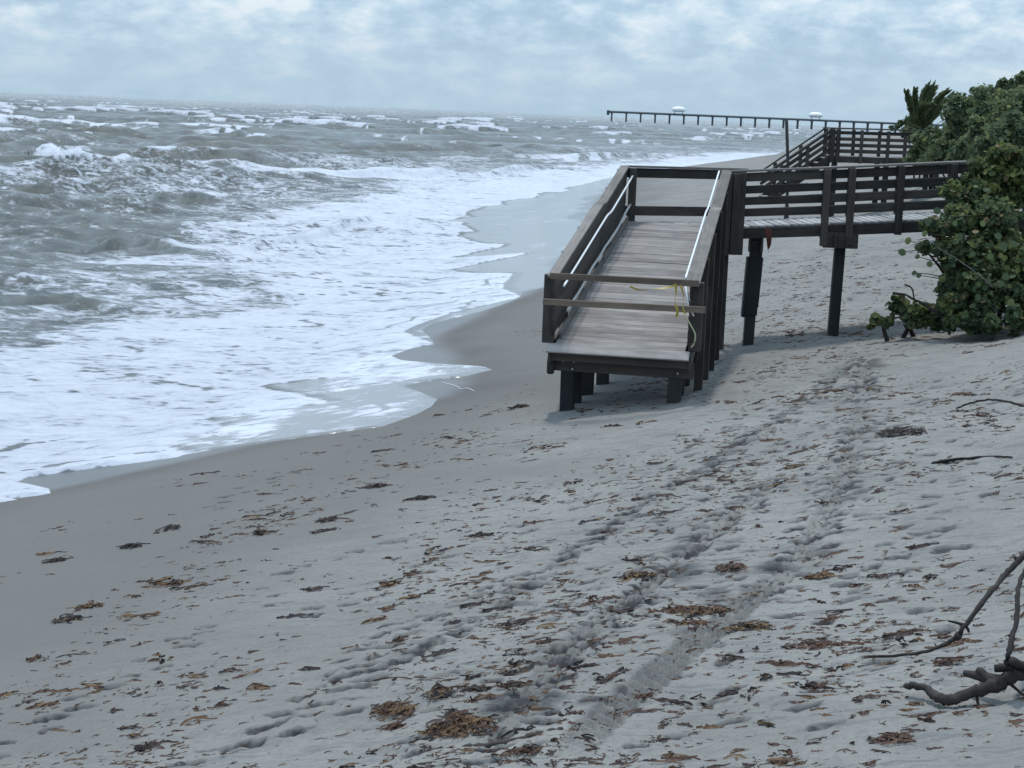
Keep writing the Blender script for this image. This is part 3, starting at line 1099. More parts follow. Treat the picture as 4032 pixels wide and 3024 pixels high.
# handrail pipes on the ramp
pl, pl2, pr = [], [], []
for t in np.linspace(0.0, .99, 30):
    p = rp(-1, t); pl.append(p + np.array([.12, 0, .90]))
    pl2.append(p + np.array([.10, 0, .33 + .02 * math.sin(t * 23)]))
    q = rp(1, t); pr.append(q + np.array([-.10, 0, 1.06]))
pl = [pl[0] + np.array([0, .03, -.62])] + [pl[0] + np.array([0, .03, -.05])] + pl
tube('handrail_pipe', pl, .019, M['pipe'], bw, 8)
tube('handrail_pipe', pl2[:28], .024, M['dull_pipe'], bw, 8)
tube('handrail_pipe', pr[:29], .019, M['pipe'], bw, 8)
q = rp(1, .965)
tube('handrail_pipe', [q + np.array([-.10, -.05, .98]), q + np.array([-.02, -.12, .62]), q + np.array([.05, -.14, .50])], .022, M['pipe'], bw, 8)
# two boards nailed across the open end
f_ = np.array([-.02, -.16, 0])
beam('barrier_board', at(2166, 1086, 29.68), at(2752, 1117, 29.25), .04, .10, M['new_wood'], bw)
beam('barrier_board', at(2137, 1188, 29.68), at(2778, 1221, 29.25), .04, .10, M['new_wood'], bw)
# kerb board on the left side of the deck
beam('kerb_board', up_(rp(-1, .43), .06) + np.array([.07, 0, 0]), up_(rp(-1, .97), .06) + np.array([.07, 0, 0]), .05, .12, CW, bw)
beam('kerb_board', up_(rp(-1, .02), .06) + np.array([.07, 0, 0]), up_(rp(-1, .41), .06) + np.array([.07, 0, 0]), .05, .12, CW, bw)

# caution tape, cord, strap: lie on or hang from the boardwalk


def ribbon(name, pts, width, mat, wdir=(1, 0, 0), twist=0.0):
    V, Fq = [], []
    n = len(pts)
    for i, p in enumerate(pts):
        p = Vector(p)
        w = Vector(wdir)
        t = (Vector(pts[min(i + 1, n - 1)]) - Vector(pts[max(0, i - 1)])).normalized()
        w = (Matrix.Rotation(twist * i, 3, t) @ w)
        w = (w - t * w.dot(t)).normalized() * (width / 2)
        V += [p - w, p + w]
    c = sum(V, Vector()) / len(V)
    Fq = [(2*i, 2*i+1, 2*i+3, 2*i+2) for i in range(n - 1)]
    return mesh_np(name, np.array([(v - c)[:] for v in V]), [np.array(Fq)], mat), c


def thing_mesh(name, me, c, label, cat, group=None, parent=None):
    return tag(link(name, me, parent, c), label, cat, group)


tp = smooth_path([at(2660, 1118, 29.15), at(2662, 1150, 29.16), at(2658, 1190, 29.15), at(2668, 1225, 29.15), at(2662, 1250, 29.2)], 4)
tape = empty('caution_tape', tp[0], 'crumpled yellow caution tape knotted round the right end of the two barrier boards', 'tape')
me, c = ribbon('tape_strip', tp, .04, M['tape'], (1, 0, 0), .25); link('tape_strip', me, tape, c)
me, c = ribbon('tape_strip', smooth_path([at(2680, 1122, 29.14), at(2692, 1165, 29.15), at(2690, 1215, 29.14), at(2700, 1236, 29.15)], 4), .032, M['tape'], (1, 0, .2), .3)
link('tape_strip', me, tape, c)
me, c = ribbon('tape_strip', smooth_path([at(2480, 1128, 29.3), at(2520, 1142, 29.28), at(2570, 1138, 29.26), at(2630, 1132, 29.24), at(2660, 1122, 29.15)], 4), .032, M['tape'], (0, 0, 1), .2)
link('tape_strip', me, tape, c)
me, c = tube_mesh('looped_cord', smooth_path([at(2694, 1236, 29.1), at(2725, 1290, 29.12), at(2738, 1320, 29.12), at(2733, 1352, 29.14), at(2722, 1368, 29.16)], 5), .011, M['cord'])
thing_mesh('looped_cord', me, c, 'thin pale cord hanging in a loop from the lower barrier board', 'cord')
me, c = ribbon('hanging_strap', smooth_path([at(3024, 895, 36.98), at(3027, 925, 36.96), at(3028, 960, 36.95), at(3024, 980, 36.96), at(3026, 995, 36.97)], 4), .12, M['rust_cloth'], (1, 0, 0), .12)
co = np.empty(len(me.vertices) * 3, np.float32); me.vertices.foreach_get('co', co); co = co.reshape(-1, 3)
mid = co.reshape(-1, 2, 3).mean(1); hw = np.interp(np.arange(len(mid)), [0, len(mid) * .55, len(mid) - 1], [1, 1, .25])
co = (mid[:, None] + (co.reshape(-1, 2, 3) - mid[:, None]) * hw[:, None, None]).reshape(-1, 3)
me.vertices.foreach_set('co', co.ravel())
thing_mesh('hanging_strap', me, c, 'reddish frayed strap hanging below the walkway between its two front piles', 'strap')

# ---------------------------------------------------------------- the far boardwalk
print('far boardwalk')
D2 = 76.
p = at(3280, 505, D2)
b2 = empty('beach_boardwalk', (p[0], D2, 2.2), 'smaller dark wooden beach stairway and walkway behind the near boardwalk', 'boardwalk',)
zc = p[2]
x0 = p[0]
x1 = at(3720, 515, D2)[0]
W2 = 1.9
for yy in (D2, D2 + W2):
    zc2 = zc
    beam('cap_rail', (x0 - .1, yy, zc2), (x1, yy, zc2 + .06), .16, .05, DW, b2)
    for hz in (.17, .42, .66, .90):
        beam('rail_board', (x0, yy + .04, zc2 - hz), (x1, yy + .04, zc2 - hz + .06), .04, .12, DW, b2)
    beam('rim_joist', (x0, yy, zc2 - 1.22), (x1, yy, zc2 - 1.16), .06, .24, DW, b2)
    for i, xx in enumerate((x0 + .02, x0 + .22, x0 + 1.15, x0 + 2.2, x0 + 3.25, x0 + 4.3)):
        post('rail_post', xx, yy - .07, zc2 - 1.34, zc2 - .03, .17 if i < 2 else .13, .12, DW, b2, (0, 1))
    for xx in (x0 + .15, x0 + 2.2, x0 + 4.2):
        g = ground(xx, yy)
        post('pile', xx, yy + .05, g - .4, zc2 - 1.3, .2, .2, PW, b2, (0, 1))
for k in range(30):
    x = x0 + (k + .5) * (x1 - x0) / 30
    beam('deck_board', (x, D2, zc - 1.09), (x, D2 + W2, zc - 1.09), (x1 - x0) / 30 - .01, .04, M['deck_wood'], b2)
# stairs run down to the sand
xb = at(3020, 680, D2)[0]
zb = at(3020, 680, D2)[2]
for yy in (D2, D2 + W2):
    beam('cap_rail', (x0 + .02, yy, zc), (xb, yy, zb), .16, .06, DW, b2)
    for hz in (.26, .52, .78):
        beam('rail_board', (x0, yy + .04, zc - hz), (xb, yy + .04, zb - hz), .04, .125, DW, b2)
    beam('stringer', (x0, yy, zc - 1.16), (xb, yy, zb - 1.16), .06, .28, DW, b2)
    for f in (.38, .78):
        post('rail_post', x0 + (xb - x0) * f, yy - .06, zc + (zb - zc) * f - 1.25, zc + (zb - zc) * f - .03, .14, .12, DW, b2, (0, 1))
nst = 9
for k in range(nst):
    f = (k + .5) / nst
    x = x0 + (xb - x0) * f; z = zc + (zb - zc) * f - 1.08
    beam('stair_tread', (x, D2 + .05, z), (x, D2 + W2 - .05, z), .27, .045, M['deck_wood'], b2)
# slender marker pole by the stairs
pp = at(3105, 665, 74.5)
g = ground(pp[0], 74.5)
top = at(3097, 472, 74.5)
mp = empty('marker_pole', (pp[0], 74.5, g), 'slender dark pole standing at the foot of the far stairs', 'pole')
tube('shaft', [(pp[0] + .03, 74.5, g - .3), (pp[0], 74.5, (g + top[2]) / 2), (top[0], 74.5, top[2])], [.055, .06, .065], PW, mp, 8)
tube('base_collar', [(pp[0] + .03, 74.5, g), (pp[0] + .02, 74.5, g + .9)], [.11, .08], PW, mp, 8)

# ---------------------------------------------------------------- the fishing pier
print('pier')
PD = 2150.
pa, pb = at(2399, 437, PD), at(3640, 490, PD + 60)
pr_ = empty('fishing_pier', (pa[0], pa[1], 0), 'long dark fishing pier on piles crossing the horizon', 'pier')
pdir = (pb - pa) / np.linalg.norm(pb - pa)
zd = pa[2] - 1.2
L_p = float(np.linalg.norm((pb - pa)[:2]))
A = np.array([pa[0], pa[1], zd]); Bp = np.array([pb[0] + 60, pb[1] + 4, zd])
beam('pier_deck', A, Bp, 7, 1.7, M['concrete'], pr_, bev=.05)
for yo in (-3.3, 3.3):
    beam('pier_railing', A + np.array([0, yo, 1.35]), Bp + np.array([0, yo, 1.35]), .4, .45, M['concrete'], pr_, bev=.02)
    beam('pier_railing', A + np.array([0, yo, .9]), Bp + np.array([0, yo, .9]), .2, .15, M['concrete'], pr_, bev=.02)
nbent = 26
for k in range(nbent):
    x = A[0] + 3 + (Bp[0] - A[0]) * k / nbent
    y = A[1] + (Bp[1] - A[1]) * k / nbent
    beam('bent_cap', (x, y - 4, zd - .95), (x, y + 4, zd - .95), 2.6, .9, M['concrete'], pr_, bev=.05)
    for yo in (-2.8, 2.8):
        post('piling', x, y + yo, -6, zd - 1.2, 1.5, 1.5, M['concrete'], pr_, (0, 1))
beam('end_wall', A + np.array([-1.2, -4, -.6]), A + np.array([-1.2, 4, -.6]), 2.8, 5.2, M['concrete'], pr_, bev=.05)


def shelter(px, py, label):
    c = at(px, py, PD)
    o = empty('pier_shelter', (c[0], PD, zd + .5), label, 'shelter', 'white shelters on the pier')
    bm = bmesh.new()
    bmesh.ops.create_uvsphere(bm, u_segments=20, v_segments=8, radius=1)
    for v in bm.verts:
        v.co.x = math.copysign(abs(v.co.x)**.75, v.co.x) * 8.0; v.co.y *= 5
        v.co.z = v.co.z * (4.0 if v.co.z > 0 else 2.0)
    me_ = bpy.data.meshes.new('shelter_roof'); bm.to_mesh(me_); bm.free()
    me_.materials.append(M['white_plastic'])
    for q in me_.polygons:
        q.use_smooth = True
    link('shelter_roof', me_, o, (c[0], PD, zd + 5.2))
    for dx in (-4.4, 4.4):
        for dy in (-2, 2):
            beam('shelter_post', (c[0] + dx, PD + dy, zd + .5), (c[0] + dx, PD + dy, zd + 4), .35, .35, M['concrete'], o)


shelter(2672, 436, 'white domed shelter on the pier nearer its seaward end')
shelter(3212, 458, 'white domed shelter on the pier nearer the shore')

# ---------------------------------------------------------------- vegetation
print('plants')


def leaf_cloud(n, centers, radii, size, flat=.0, squash=1.0, seed=0, shell=.30):
    """round leaves spread through the clumps' volumes; returns verts, faces, tone"""
    r = np.random.default_rng(seed)
    centers = np.array(centers); radii = np.array(radii)
    wgt = radii**2; wgt = wgt / wgt.sum()
    ci = r.choice(len(centers), n, p=wgt)
    d = r.normal(size=(n, 3)); d /= np.linalg.norm(d, axis=1)[:, None]
    rad = radii[ci] * (shell + (1 - shell) * r.random(n)**.6) * (1 + .20 * r.normal(size=n))
    P = centers[ci] + d * rad[:, None] * np.array([1, 1, squash])
    nrm = d + r.normal(size=(n, 3)) * .75 + np.array([0, 0, .35])
    nrm /= np.linalg.norm(nrm, axis=1)[:, None]
    a = np.cross(nrm, r.normal(size=(n, 3))); a /= np.linalg.norm(a, axis=1)[:, None]
    b = np.cross(nrm, a)
    s = size * (.40 + 1.0 * r.random(n)**1.4)
    k = 7
    th = 2 * np.pi * np.arange(k) / k
    bend = .22
    V = P[:, None] + s[:, None, None] * .5 * (a[:, None] * np.cos(th)[None, :, None] + b[:, None] * .92 * np.sin(th)[None, :, None]
                                             + nrm[:, None] * (bend * np.cos(th)**2)[None, :, None])
    V = V.reshape(-1, 3)
    f = (np.arange(n)[:, None] * k + np.arange(k)[None])
    ct = r.random(len(centers))
    tone = np.clip(.08 + .60 * ct[ci]**1.5 * r.random(n) + .35 * r.random(n)**2.2 + .18 * (d[:, 2] > .3) * r.random(n), 0, 1)
    tone[r.random(n) < .035] = 1.0
    yl = r.random(n) < .06
    tone[yl] = r.uniform(.6, .85, yl.sum())
    return V, f, np.repeat(tone, k), P, nrm


def ragged(blobs, seed):
    """break each clump into an uneven cluster of smaller ones"""
    r = random.Random(seed * 13 + 1)
    out = []
    for x, y, z, q in blobs:
        out.append((x, y, z, q * .72))
        for _ in range(7):
            d = Vector((r.gauss(0, 1), r.gauss(0, 1), r.gauss(.15, 1))).normalized() * q * r.uniform(.55, .95)
            out.append((x + d.x, y + d.y, z + d.z, q * r.uniform(.18, .46)))
    return out


def shrub(name, label, cat, base, blobs, n, size, mat, group=None, stems=5, seed=1, squash=1.0, lean=None):
    o = empty(name, base, label, cat, group)
    fine = ragged(blobs, seed)
    C = [b_[:3] for b_ in fine]; Rr = [b_[3] for b_ in fine]
    V, f, tone, P, nrm = leaf_cloud(n, C, Rr, size, seed=seed, squash=squash)
    me_ = mesh_np('crown', V - np.array(base), [f], mat, {'tone': tone}, smooth=False)
    link('crown', me_, o, base)
    r = random.Random(seed)
    for i in range(stems):
        b_ = blobs[i % len(blobs)]
        g0 = Vector(base) + Vector((r.uniform(-.4, .4), r.uniform(-.2, .3), -.1))
        g1 = Vector(b_[:3]) + Vector((r.uniform(-.3, .3), r.uniform(-.3, .3), r.uniform(0, .4))) * b_[3]
        md = (g0 + g1) / 2 + Vector((r.uniform(-.3, .3), r.uniform(-.2, .2), r.uniform(0, .3)))
        tube('stem', smooth_path([g0, md, g1], 4), list(np.linspace(.05, .012, 9)), M['branch'], o, 6)
    return o


def blobs_px(lst):
    """(px, py, distance, radius px) -> world blob"""
    out = []
    for px, py, dist, rp_ in lst:
        c = at(px, py, dist)
        out.append((c[0], c[1], c[2], rp_ * dist / F_PX))
    return out


def base_of(px, dist):
    x = at(px, 1200, dist)[0]
    return (x, dist, ground(x, dist))


shrub('sea_grape_shrub', 'big round-leaved sea grape thicket swallowing the landward end of the near walkway', 'shrub', base_of(3900, 35.6),
      blobs_px([(3800, 1000, 35.2, 95), (3850, 1130, 34.9, 110), (3740, 990, 35.0, 70), (3930, 1010, 35.2, 120), (3700, 900, 35.3, 55), (3780, 870, 35.5, 90),
                (3920, 860, 35.4, 110), (3980, 1150, 34.8, 110), (3880, 1230, 34.5, 70), (3760, 1190, 34.8, 75), (3800, 1260, 34.4, 45), (4040, 1040, 35, 120), (4080, 1200, 34.7, 110),
                (3640, 980, 35.2, 32), (3660, 880, 35.2, 40), (3760, 760, 36.0, 60), (3850, 800, 36, 80), (3745, 1120, 34.8, 55), (3735, 1200, 34.6, 50), (3740, 1265, 34.5, 38), (3900, 1275, 34.2, 50), (3990, 1260, 34.2, 60), (3830, 1270, 34.3, 45)]), 18000, .105, M['leaf'], 'sea grape shrubs on the dune', 14, 21)
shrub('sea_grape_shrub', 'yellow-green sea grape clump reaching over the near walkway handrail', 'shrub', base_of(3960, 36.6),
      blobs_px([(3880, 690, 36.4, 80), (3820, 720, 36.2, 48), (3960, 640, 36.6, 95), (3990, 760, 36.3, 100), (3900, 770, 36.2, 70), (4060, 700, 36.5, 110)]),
      6500, .105, leaf_mat('yellow_green_sea_grape_leaves', [(.038, .062, .034), (.068, .098, .042), (.12, .15, .05), (.20, .215, .07), (.22, .16, .08)]),  # ramp runs to yellow-green, the clump's own leaf colour
      'sea grape shrubs on the dune', 4, 22)
shrub('sea_grape_shrub', 'low broken sea grape clump lying on the sand below the thicket', 'shrub', base_of(3560, 35.6),
      blobs_px([(3540, 1205, 35.6, 46), (3580, 1245, 35.4, 50), (3640, 1225, 35.3, 40), (3700, 1235, 35.2, 45), (3490, 1270, 35.4, 28), (3450, 1262, 35.5, 22), (3620, 1265, 35.3, 40), (3690, 1275, 35.2, 40), (3430, 1285, 35.4, 20)]),
      1900, .11, M['leaf'], 'sea grape shrubs on the dune', 3, 23)
shrub('sea_grape_shrub', 'shadowy shrub spilling over the far walkway railing', 'shrub', base_of(3760, 60),
      blobs_px([(3640, 560, 60, 60), (3720, 540, 59, 80), (3800, 520, 58, 90), (3700, 620, 58, 70), (3820, 620, 57, 90), (3590, 620, 60, 35), (3640, 640, 59, 50)]),
      8000, .12, M['far_leaf'], 'sea grape shrubs on the dune', 3, 24)
shrub('sea_grape_shrub', 'tall green shrub on the dune between palm and thicket', 'shrub', base_of(3900, 55),
      blobs_px([(3800, 420, 56, 70), (3880, 440, 55, 90), (3960, 480, 54, 110), (3900, 560, 53, 110), (4030, 560, 52, 120), (3740, 450, 57, 45), (3860, 370, 57, 50),
                (4050, 430, 54, 110), (3780, 480, 57, 60), (3860, 560, 47, 80), (3950, 540, 46, 100), (3790, 590, 50, 60), (4040, 590, 46, 110)]), 22000, .105, M['far_leaf'], 'sea grape shrubs on the dune', 8, 25)
shrub('sea_grape_shrub', 'dim shrub filling the slope behind the big thicket at the picture edge', 'shrub', base_of(4030, 44),
      blobs_px([(3990, 780, 44, 110), (4050, 900, 44, 120), (3960, 660, 45, 80), (3890, 640, 46, 55), (4060, 1040, 43, 110), (4070, 1180, 42, 90), (4100, 700, 45, 120)]), 7000, .11, M['far_leaf'], 'sea grape shrubs on the dune', 3, 31)
shrub('dune_scrub', 'wind-clipped dark scrub forming the highest dark green hump against the sky', 'shrub', base_of(4000, 82),
      blobs_px([(3960, 345, 82, 50), (4040, 340, 83, 75), (4120, 350, 84, 100), (3910, 380, 81, 40), (3990, 395, 80, 60), (4080, 420, 80, 90), (3870, 410, 80, 34)]),
      13000, .16, M['far_leaf'], None, 3, 26, .85)
shrub('dune_scrub', 'small ragged bush on the dune edge beside the foot of the palm', 'shrub', base_of(3560, 84),
      blobs_px([(3540, 490, 84, 16), (3580, 480, 84, 30), (3640, 490, 84, 34), (3510, 500, 84, 10), (3610, 520, 82, 40), (3560, 525, 82, 25)]),
      1500, .17, M['far_leaf'], None, 2, 27)
# loose leaves hanging free of the thicket's edge: single ones one can pick out
thk = [o for o in COL.objects if o.name == 'sea_grape_shrub'][0]
k = 9
th = [2 * math.pi * i / k for i in range(k)]
lv = [(0, 0, .012)] + [(.5 * math.cos(t_), .47 * math.sin(t_), .06 * math.cos(t_)**2) for t_ in th]
leaf_me = mesh_np('leaf', np.array(lv), [np.array([(0, 1 + i, 1 + (i + 1) % k) for i in range(k)])], M['leaf'], {'tone': [.22] * (k + 1)})
leaf_me2 = leaf_me.copy(); leaf_me2.attributes['tone'].data.foreach_set('value', np.full(k + 1, .5, np.float32))
for i, (px, py, sz) in enumerate([(3575, 948, 34), (3552, 993, 36), (3652, 875, 40), (3640, 920, 30), (3612, 1010, 26), (3600, 1075, 24), (3660, 1040, 30), (3618, 1085, 26),
                                  (3690, 830, 34), (3710, 1100, 34), (3930, 930, 46), (3950, 970, 50), (3900, 1010, 40), (3960, 1090, 44), (3990, 960, 46), (3870, 880, 38),
                                  (3830, 1000, 36), (3780, 930, 36), (3980, 1190, 44), (4000, 1240, 40), (3940, 1120, 40), (3760, 880, 34), (3850, 1170, 36), (3800, 1080, 36)]):
    c = at(px, py, 34.6 if px < 3720 else 33.7)
    s = sz * (.92 if px < 3720 else .7) * 34 / F_PX
    mm = Matrix.Translation(Vector(c)) @ Matrix.Rotation(rnd.uniform(-.7, .7), 4, 'Z') @ Matrix.Rotation(math.radians(90) + rnd.uniform(-.7, .5), 4, 'X') @ Matrix.Rotation(rnd.uniform(0, 6), 4, 'Z') @ Matrix.Scale(s, 4)
    link('leaf', leaf_me if i % 3 else leaf_me2, thk, mw=mm)
    if px < 3720:
        tube('stem', [c, at(px + 60, py + rnd.uniform(-10, 25), 34.9), at(px + 130, py + 20, 35.1)], [.006, .009, .012], M['branch'], thk, 5)

# bare fallen branch through the low clump, and pale bare twigs
def limb(name, label, pts, r0, r1, cat='branch', twigs=(), mat=None):
    o = empty(name, pts[0], label, cat)
    sp = smooth_path(pts, 7)
    rr_ = np.linspace(r0, r1, len(sp)) * .82 * np.array([rnd.uniform(.86, 1.18) for _ in sp])
    jit_ = min(r0, r1) * .35
    sp = [q + np.array([rnd.uniform(-jit_, jit_) for _ in range(3)]) for q in sp]
    tube('limb', sp, list(rr_), mat or M['branch'], o, 9)
    for t in twigs:
        s2 = smooth_path(t[0], 4)
        tube('twig', s2, list(np.linspace(t[1], t[2], len(s2))), mat or M['branch'], o, 6)
    return o


limb('fallen_branch', 'dark bare branch slanting out of the low broken clump', [at(3760, 1300, 34.7), at(3700, 1240, 34.7), at(3640, 1200, 34.8), at(3565, 1160, 34.8)], .055, .02, 'branch',
     [([at(3565, 1160, 34.8), at(3545, 1158, 34.8), at(3515, 1154, 34.8)], .022, .03), ([at(3600, 1178, 34.8), at(3590, 1135, 34.8), at(3562, 1120, 34.8)], .014, .02)])
limb('pale_twig', 'long pale bare twig slanting down across the face of the thicket', [at(3690, 975, 33.9), at(3760, 1015, 33.8), at(3810, 1050, 33.7), at(3870, 1095, 33.7), at(3905, 1130, 33.8)], .008, .014, 'twig', (), M['cap_wood'])


def palm(px, dist, label):
    b0 = base_of(px, dist)
    o = empty('palm_tree', b0, label, 'palm tree')
    top = Vector(at(3640, 505, dist))
    tube('trunk', smooth_path([Vector(b0) - Vector((0, 0, .3)), (Vector(b0) + top) / 2 + Vector((.15, 0, 0)), top], 5), list(np.linspace(.16, .12, 11)), M['branch'], o, 8)
    fr = [([(3640, 505), (3605, 470), (3580, 420), (3566, 362)], .42, .9), ([(3640, 505), (3618, 455), (3600, 400), (3602, 352)], .36, .9),
          ([(3640, 505), (3640, 440), (3650, 385), (3672, 345)], .62, 1.), ([(3640, 505), (3632, 440), (3636, 380), (3655, 343)], .6, 1.),
          ([(3640, 505), (3660, 450), (3690, 395), (3725, 362)], .5, 1.), ([(3640, 505), (3670, 460), (3710, 410), (3745, 375)], .5, 1.),
          ([(3640, 505), (3650, 470), (3680, 430), (3715, 420)], .55, 1.), ([(3640, 505), (3620, 470), (3630, 430), (3660, 415)], .6, 1.),
          ([(3640, 505), (3610, 500), (3590, 480), (3600, 440)], .5, 1.)]
    for i, (pts, wd, _) in enumerate(fr):
        off = [0, -.2, .25, .05, -.15, .2, 0, -.3, .3][i]
        P3 = smooth_path([at(q[0], q[1], dist + off * j) for j, q in enumerate(pts)], 7)
        n = len(P3)
        V, Fq, T_ = [], [], []
        r = random.Random(i)

        def quad(p0, p1, w, tn):
            d = Vector(p1) - Vector(p0)
            s_ = Vector((r.uniform(-.3, .3), r.uniform(-1, 1), r.uniform(-.4, .4))).cross(d).normalized() * w
            k0 = len(V)
            V.extend([Vector(p0) - s_ * .6, Vector(p0) + s_ * .6, Vector(p0) + d * .6 + s_, Vector(p1), Vector(p0) + d * .6 - s_])
            Fq.append((k0, k0 + 1, k0 + 2, k0 + 3, k0 + 4))
            T_.extend([tn] * 5)
        for j in range(2, n):
            f = j / (n - 1)
            t = (Vector(P3[j]) - Vector(P3[j - 1])).normalized()
            L2 = wd * (1.1 - .55 * f) * (.4 + min(1, f * 3) * .6)
            for s_ in (-1, 1):
                for z in range(10):
                    side = Vector((s_ * .55 + .35, r.uniform(-.6, .6), r.uniform(-.15, .25)))
                    d = (t * .95 + side).normalized() * L2 * r.uniform(.7, 1.15)
                    q0 = Vector(P3[j]) - t * r.uniform(0, .1)
                    quad(q0, q0 + d, .030, min(1, max(0, r.gauss(.4, .25))))
        Va = np.array([v[:] for v in V])
        c = Va.mean(0)
        me_ = mesh_np('frond', Va - c, [np.array(Fq)], M['palm_leaf'], {'tone': T_}, smooth=False)
        f_o = link('frond', me_, o, c)
        tube('midrib', P3, list(np.linspace(.035, .01, n)), M['palm_leaf'], o, 5)
    return o


palm(3640, 78, 'wind-blown palm with upswept fronds against the sky beside the dune scrub')

# ---------------------------------------------------------------- driftwood branch in the right foreground
def gp(px, py, lift):
    """point seen at that pixel, lifted above the sand at the same place"""
    d = ray(px, py)
    P = np.array([0, 0, EYE])[None] + _TS[:, None] * d
    k_ = np.argmax(P[:, 2] - lift - base_h(P[:, 0], P[:, 1]) < 0)
    return P[k_]


limb('driftwood_limb', 'thick dark driftwood limb with a blunt crooked end on the sand', [gp(4330, 2560, .20), gp(4180, 2600, .2), gp(4032, 2645, .18), gp(3930, 2690, .13), gp(3830, 2725, .09), gp(3740, 2755, .06), gp(3690, 2742, .06), gp(3640, 2705, .06), gp(3570, 2702, .05)],
     .068, .026, 'driftwood',
     [([gp(3950, 2690, .14), gp(3870, 2665, .14), gp(3800, 2650, .13)], .05, .022), ([gp(3900, 2690, .12), gp(3860, 2640, .18), gp(3850, 2655, .13)], .03, .02),
      ([gp(4050, 2640, .2), gp(3980, 2630, .22), gp(3915, 2632, .22)], .035, .026), ([gp(4060, 2630, .2), gp(4010, 2615, .26), gp(3985, 2600, .3)], .03, .03),
      ([gp(3845, 2730, .08), gp(3850, 2765, .02), gp(3862, 2782, .01), gp(3915, 2778, .01)], .012, .008), ([gp(3975, 2690, .12), gp(4010, 2720, .05), gp(4040, 2742, .02)], .012, .008)])
limb('bare_branch', 'thin bare arching branch whose tip rests flat on the sand', [gp(4120, 2080, .75), gp(4032, 2185, .62), gp(3960, 2260, .52), gp(3890, 2345, .42), gp(3800, 2462, .26), gp(3765, 2510, .17), gp(3690, 2550, .10), gp(3590, 2575, .05), gp(3420, 2586, .03)],
     .030, .012, 'branch',
     [([gp(4000, 2200, .6), gp(3990, 2186, .62)], .016, .01), ([gp(3800, 2462, .26), gp(3770, 2453, .27), gp(3735, 2445, .28)], .013, .007),
      ([gp(3800, 2460, .26), gp(3812, 2480, .22), gp(3815, 2490, .2)], .014, .008), ([gp(3690, 2550, .1), gp(3680, 2534, .12)], .01, .006), ([gp(3776, 2500, .2), gp(3766, 2512, .17)], .03, .026)])
limb('bare_branch', 'thin bare shoot rising from the driftwood limb and out of the picture', [gp(3990, 2640, .22), gp(3965, 2610, .27), gp(3975, 2560, .34), gp(4000, 2440, .45), gp(4010, 2320, .58), gp(4035, 2250, .66), gp(4100, 2180, .75)], .024, .018, 'branch',
     [([gp(3985, 2500, .4), gp(3970, 2505, .39)], .01, .006)])
limb('curved_stick', 'black curved stick arching low over the sand below the thicket', [gp(3765, 1608, .02), gp(3820, 1588, .08), gp(3890, 1574, .14), (gp(3960, 1580, .14)), gp(4032, 1598, .1), gp(4100, 1620, .04)], .014, .022, 'stick')
limb('brown_log', 'long reddish-brown log half sunk in the sand right of the tracks', [gp(3670, 1828, .0), gp(3720, 1815, .02), gp(3800, 1806, .02), gp(3880, 1798, .0), gp(3985, 1800, 0)], .03, .012, 'log')
limb('brown_log', 'dark straight stick beside the big seaweed clump at the bottom', [gp(1790, 2955, .0), gp(1900, 2940, .02), gp(2040, 2915, .03), gp(2130, 2890, .03), gp(2215, 2872, .03)], .032, .022, 'log')

# ---------------------------------------------------------------- seaweed
print('seaweed')


def weed_mesh(name, n_strands, rx, ry, hgt, seed, w=(.003, .008), ln=(.08, .24), spread=1.2):
    r = np.random.default_rng(seed)
    V, Fq, T_ = [], [], []
    for i in range(n_strands):
        a = r.uniform(0, 2 * np.pi)
        rr = r.random()**.6
        c = np.array([math.cos(a) * rr * rx, math.sin(a) * rr * ry])
        th = r.normal(0, spread)
        L_ = r.uniform(*ln) * (.5 + r.random()**2); wd = r.uniform(*w)
        curl = r.normal(0, 1.5)
        curl2 = r.normal(0, 1.2)
        z0 = hgt * max(0, 1 - rr) * r.uniform(.1, 1)
        arch = r.uniform(.001, .016) + hgt * .05
        tn = r.random() * .35
        k0 = len(V)
        p = c.copy()
        n = 6
        for j in range(n):
            t = j / (n - 1)
            ang_ = th + curl * (t - .5) + curl2 * math.sin(t * 6.3)
            dv = np.array([math.cos(ang_), math.sin(ang_)])
            if j:
                p = p + dv * L_ / (n - 1)
            q = p - np.array([math.cos(th), math.sin(th)]) * L_ * .45
            nn = np.array([-dv[1], dv[0]]) * wd * (.35, .8, 1.1, 1.0, .75, .3)[j]
            z = z0 + arch * math.sin(t * np.pi) + .004
            V.append((q[0] - nn[0], q[1] - nn[1], z - .005)); V.append((q[0] + nn[0], q[1] + nn[1], z + r.uniform(0, .009)))
            T_ += [tn, tn]
        for j in range(n - 1):
            Fq.append((k0 + 2*j, k0 + 2*j+1, k0 + 2*j+3, k0 + 2*j+2))
    return mesh_np(name, np.array(V), [np.array(Fq)], M['weed'], {'tone': T_}, smooth=False)


def slope_at(x, y):
    e = .15
    return Vector((-(ground(x + e, y) - ground(x - e, y)) / (2*e), -(ground(x, y + e) - ground(x, y - e)) / (2*e), 1)).normalized()


def lay(o, x, y, rz, sc):
    n = slope_at(x, y)
    q = Vector((0, 0, 1)).rotation_difference(n).to_matrix().to_4x4()
    o.matrix_world = Matrix.Translation((x, y, ground(x, y) - .004)) @ q @ Matrix.Rotation(rz, 4, 'Z') @ Matrix.Diagonal((*sc, 1))


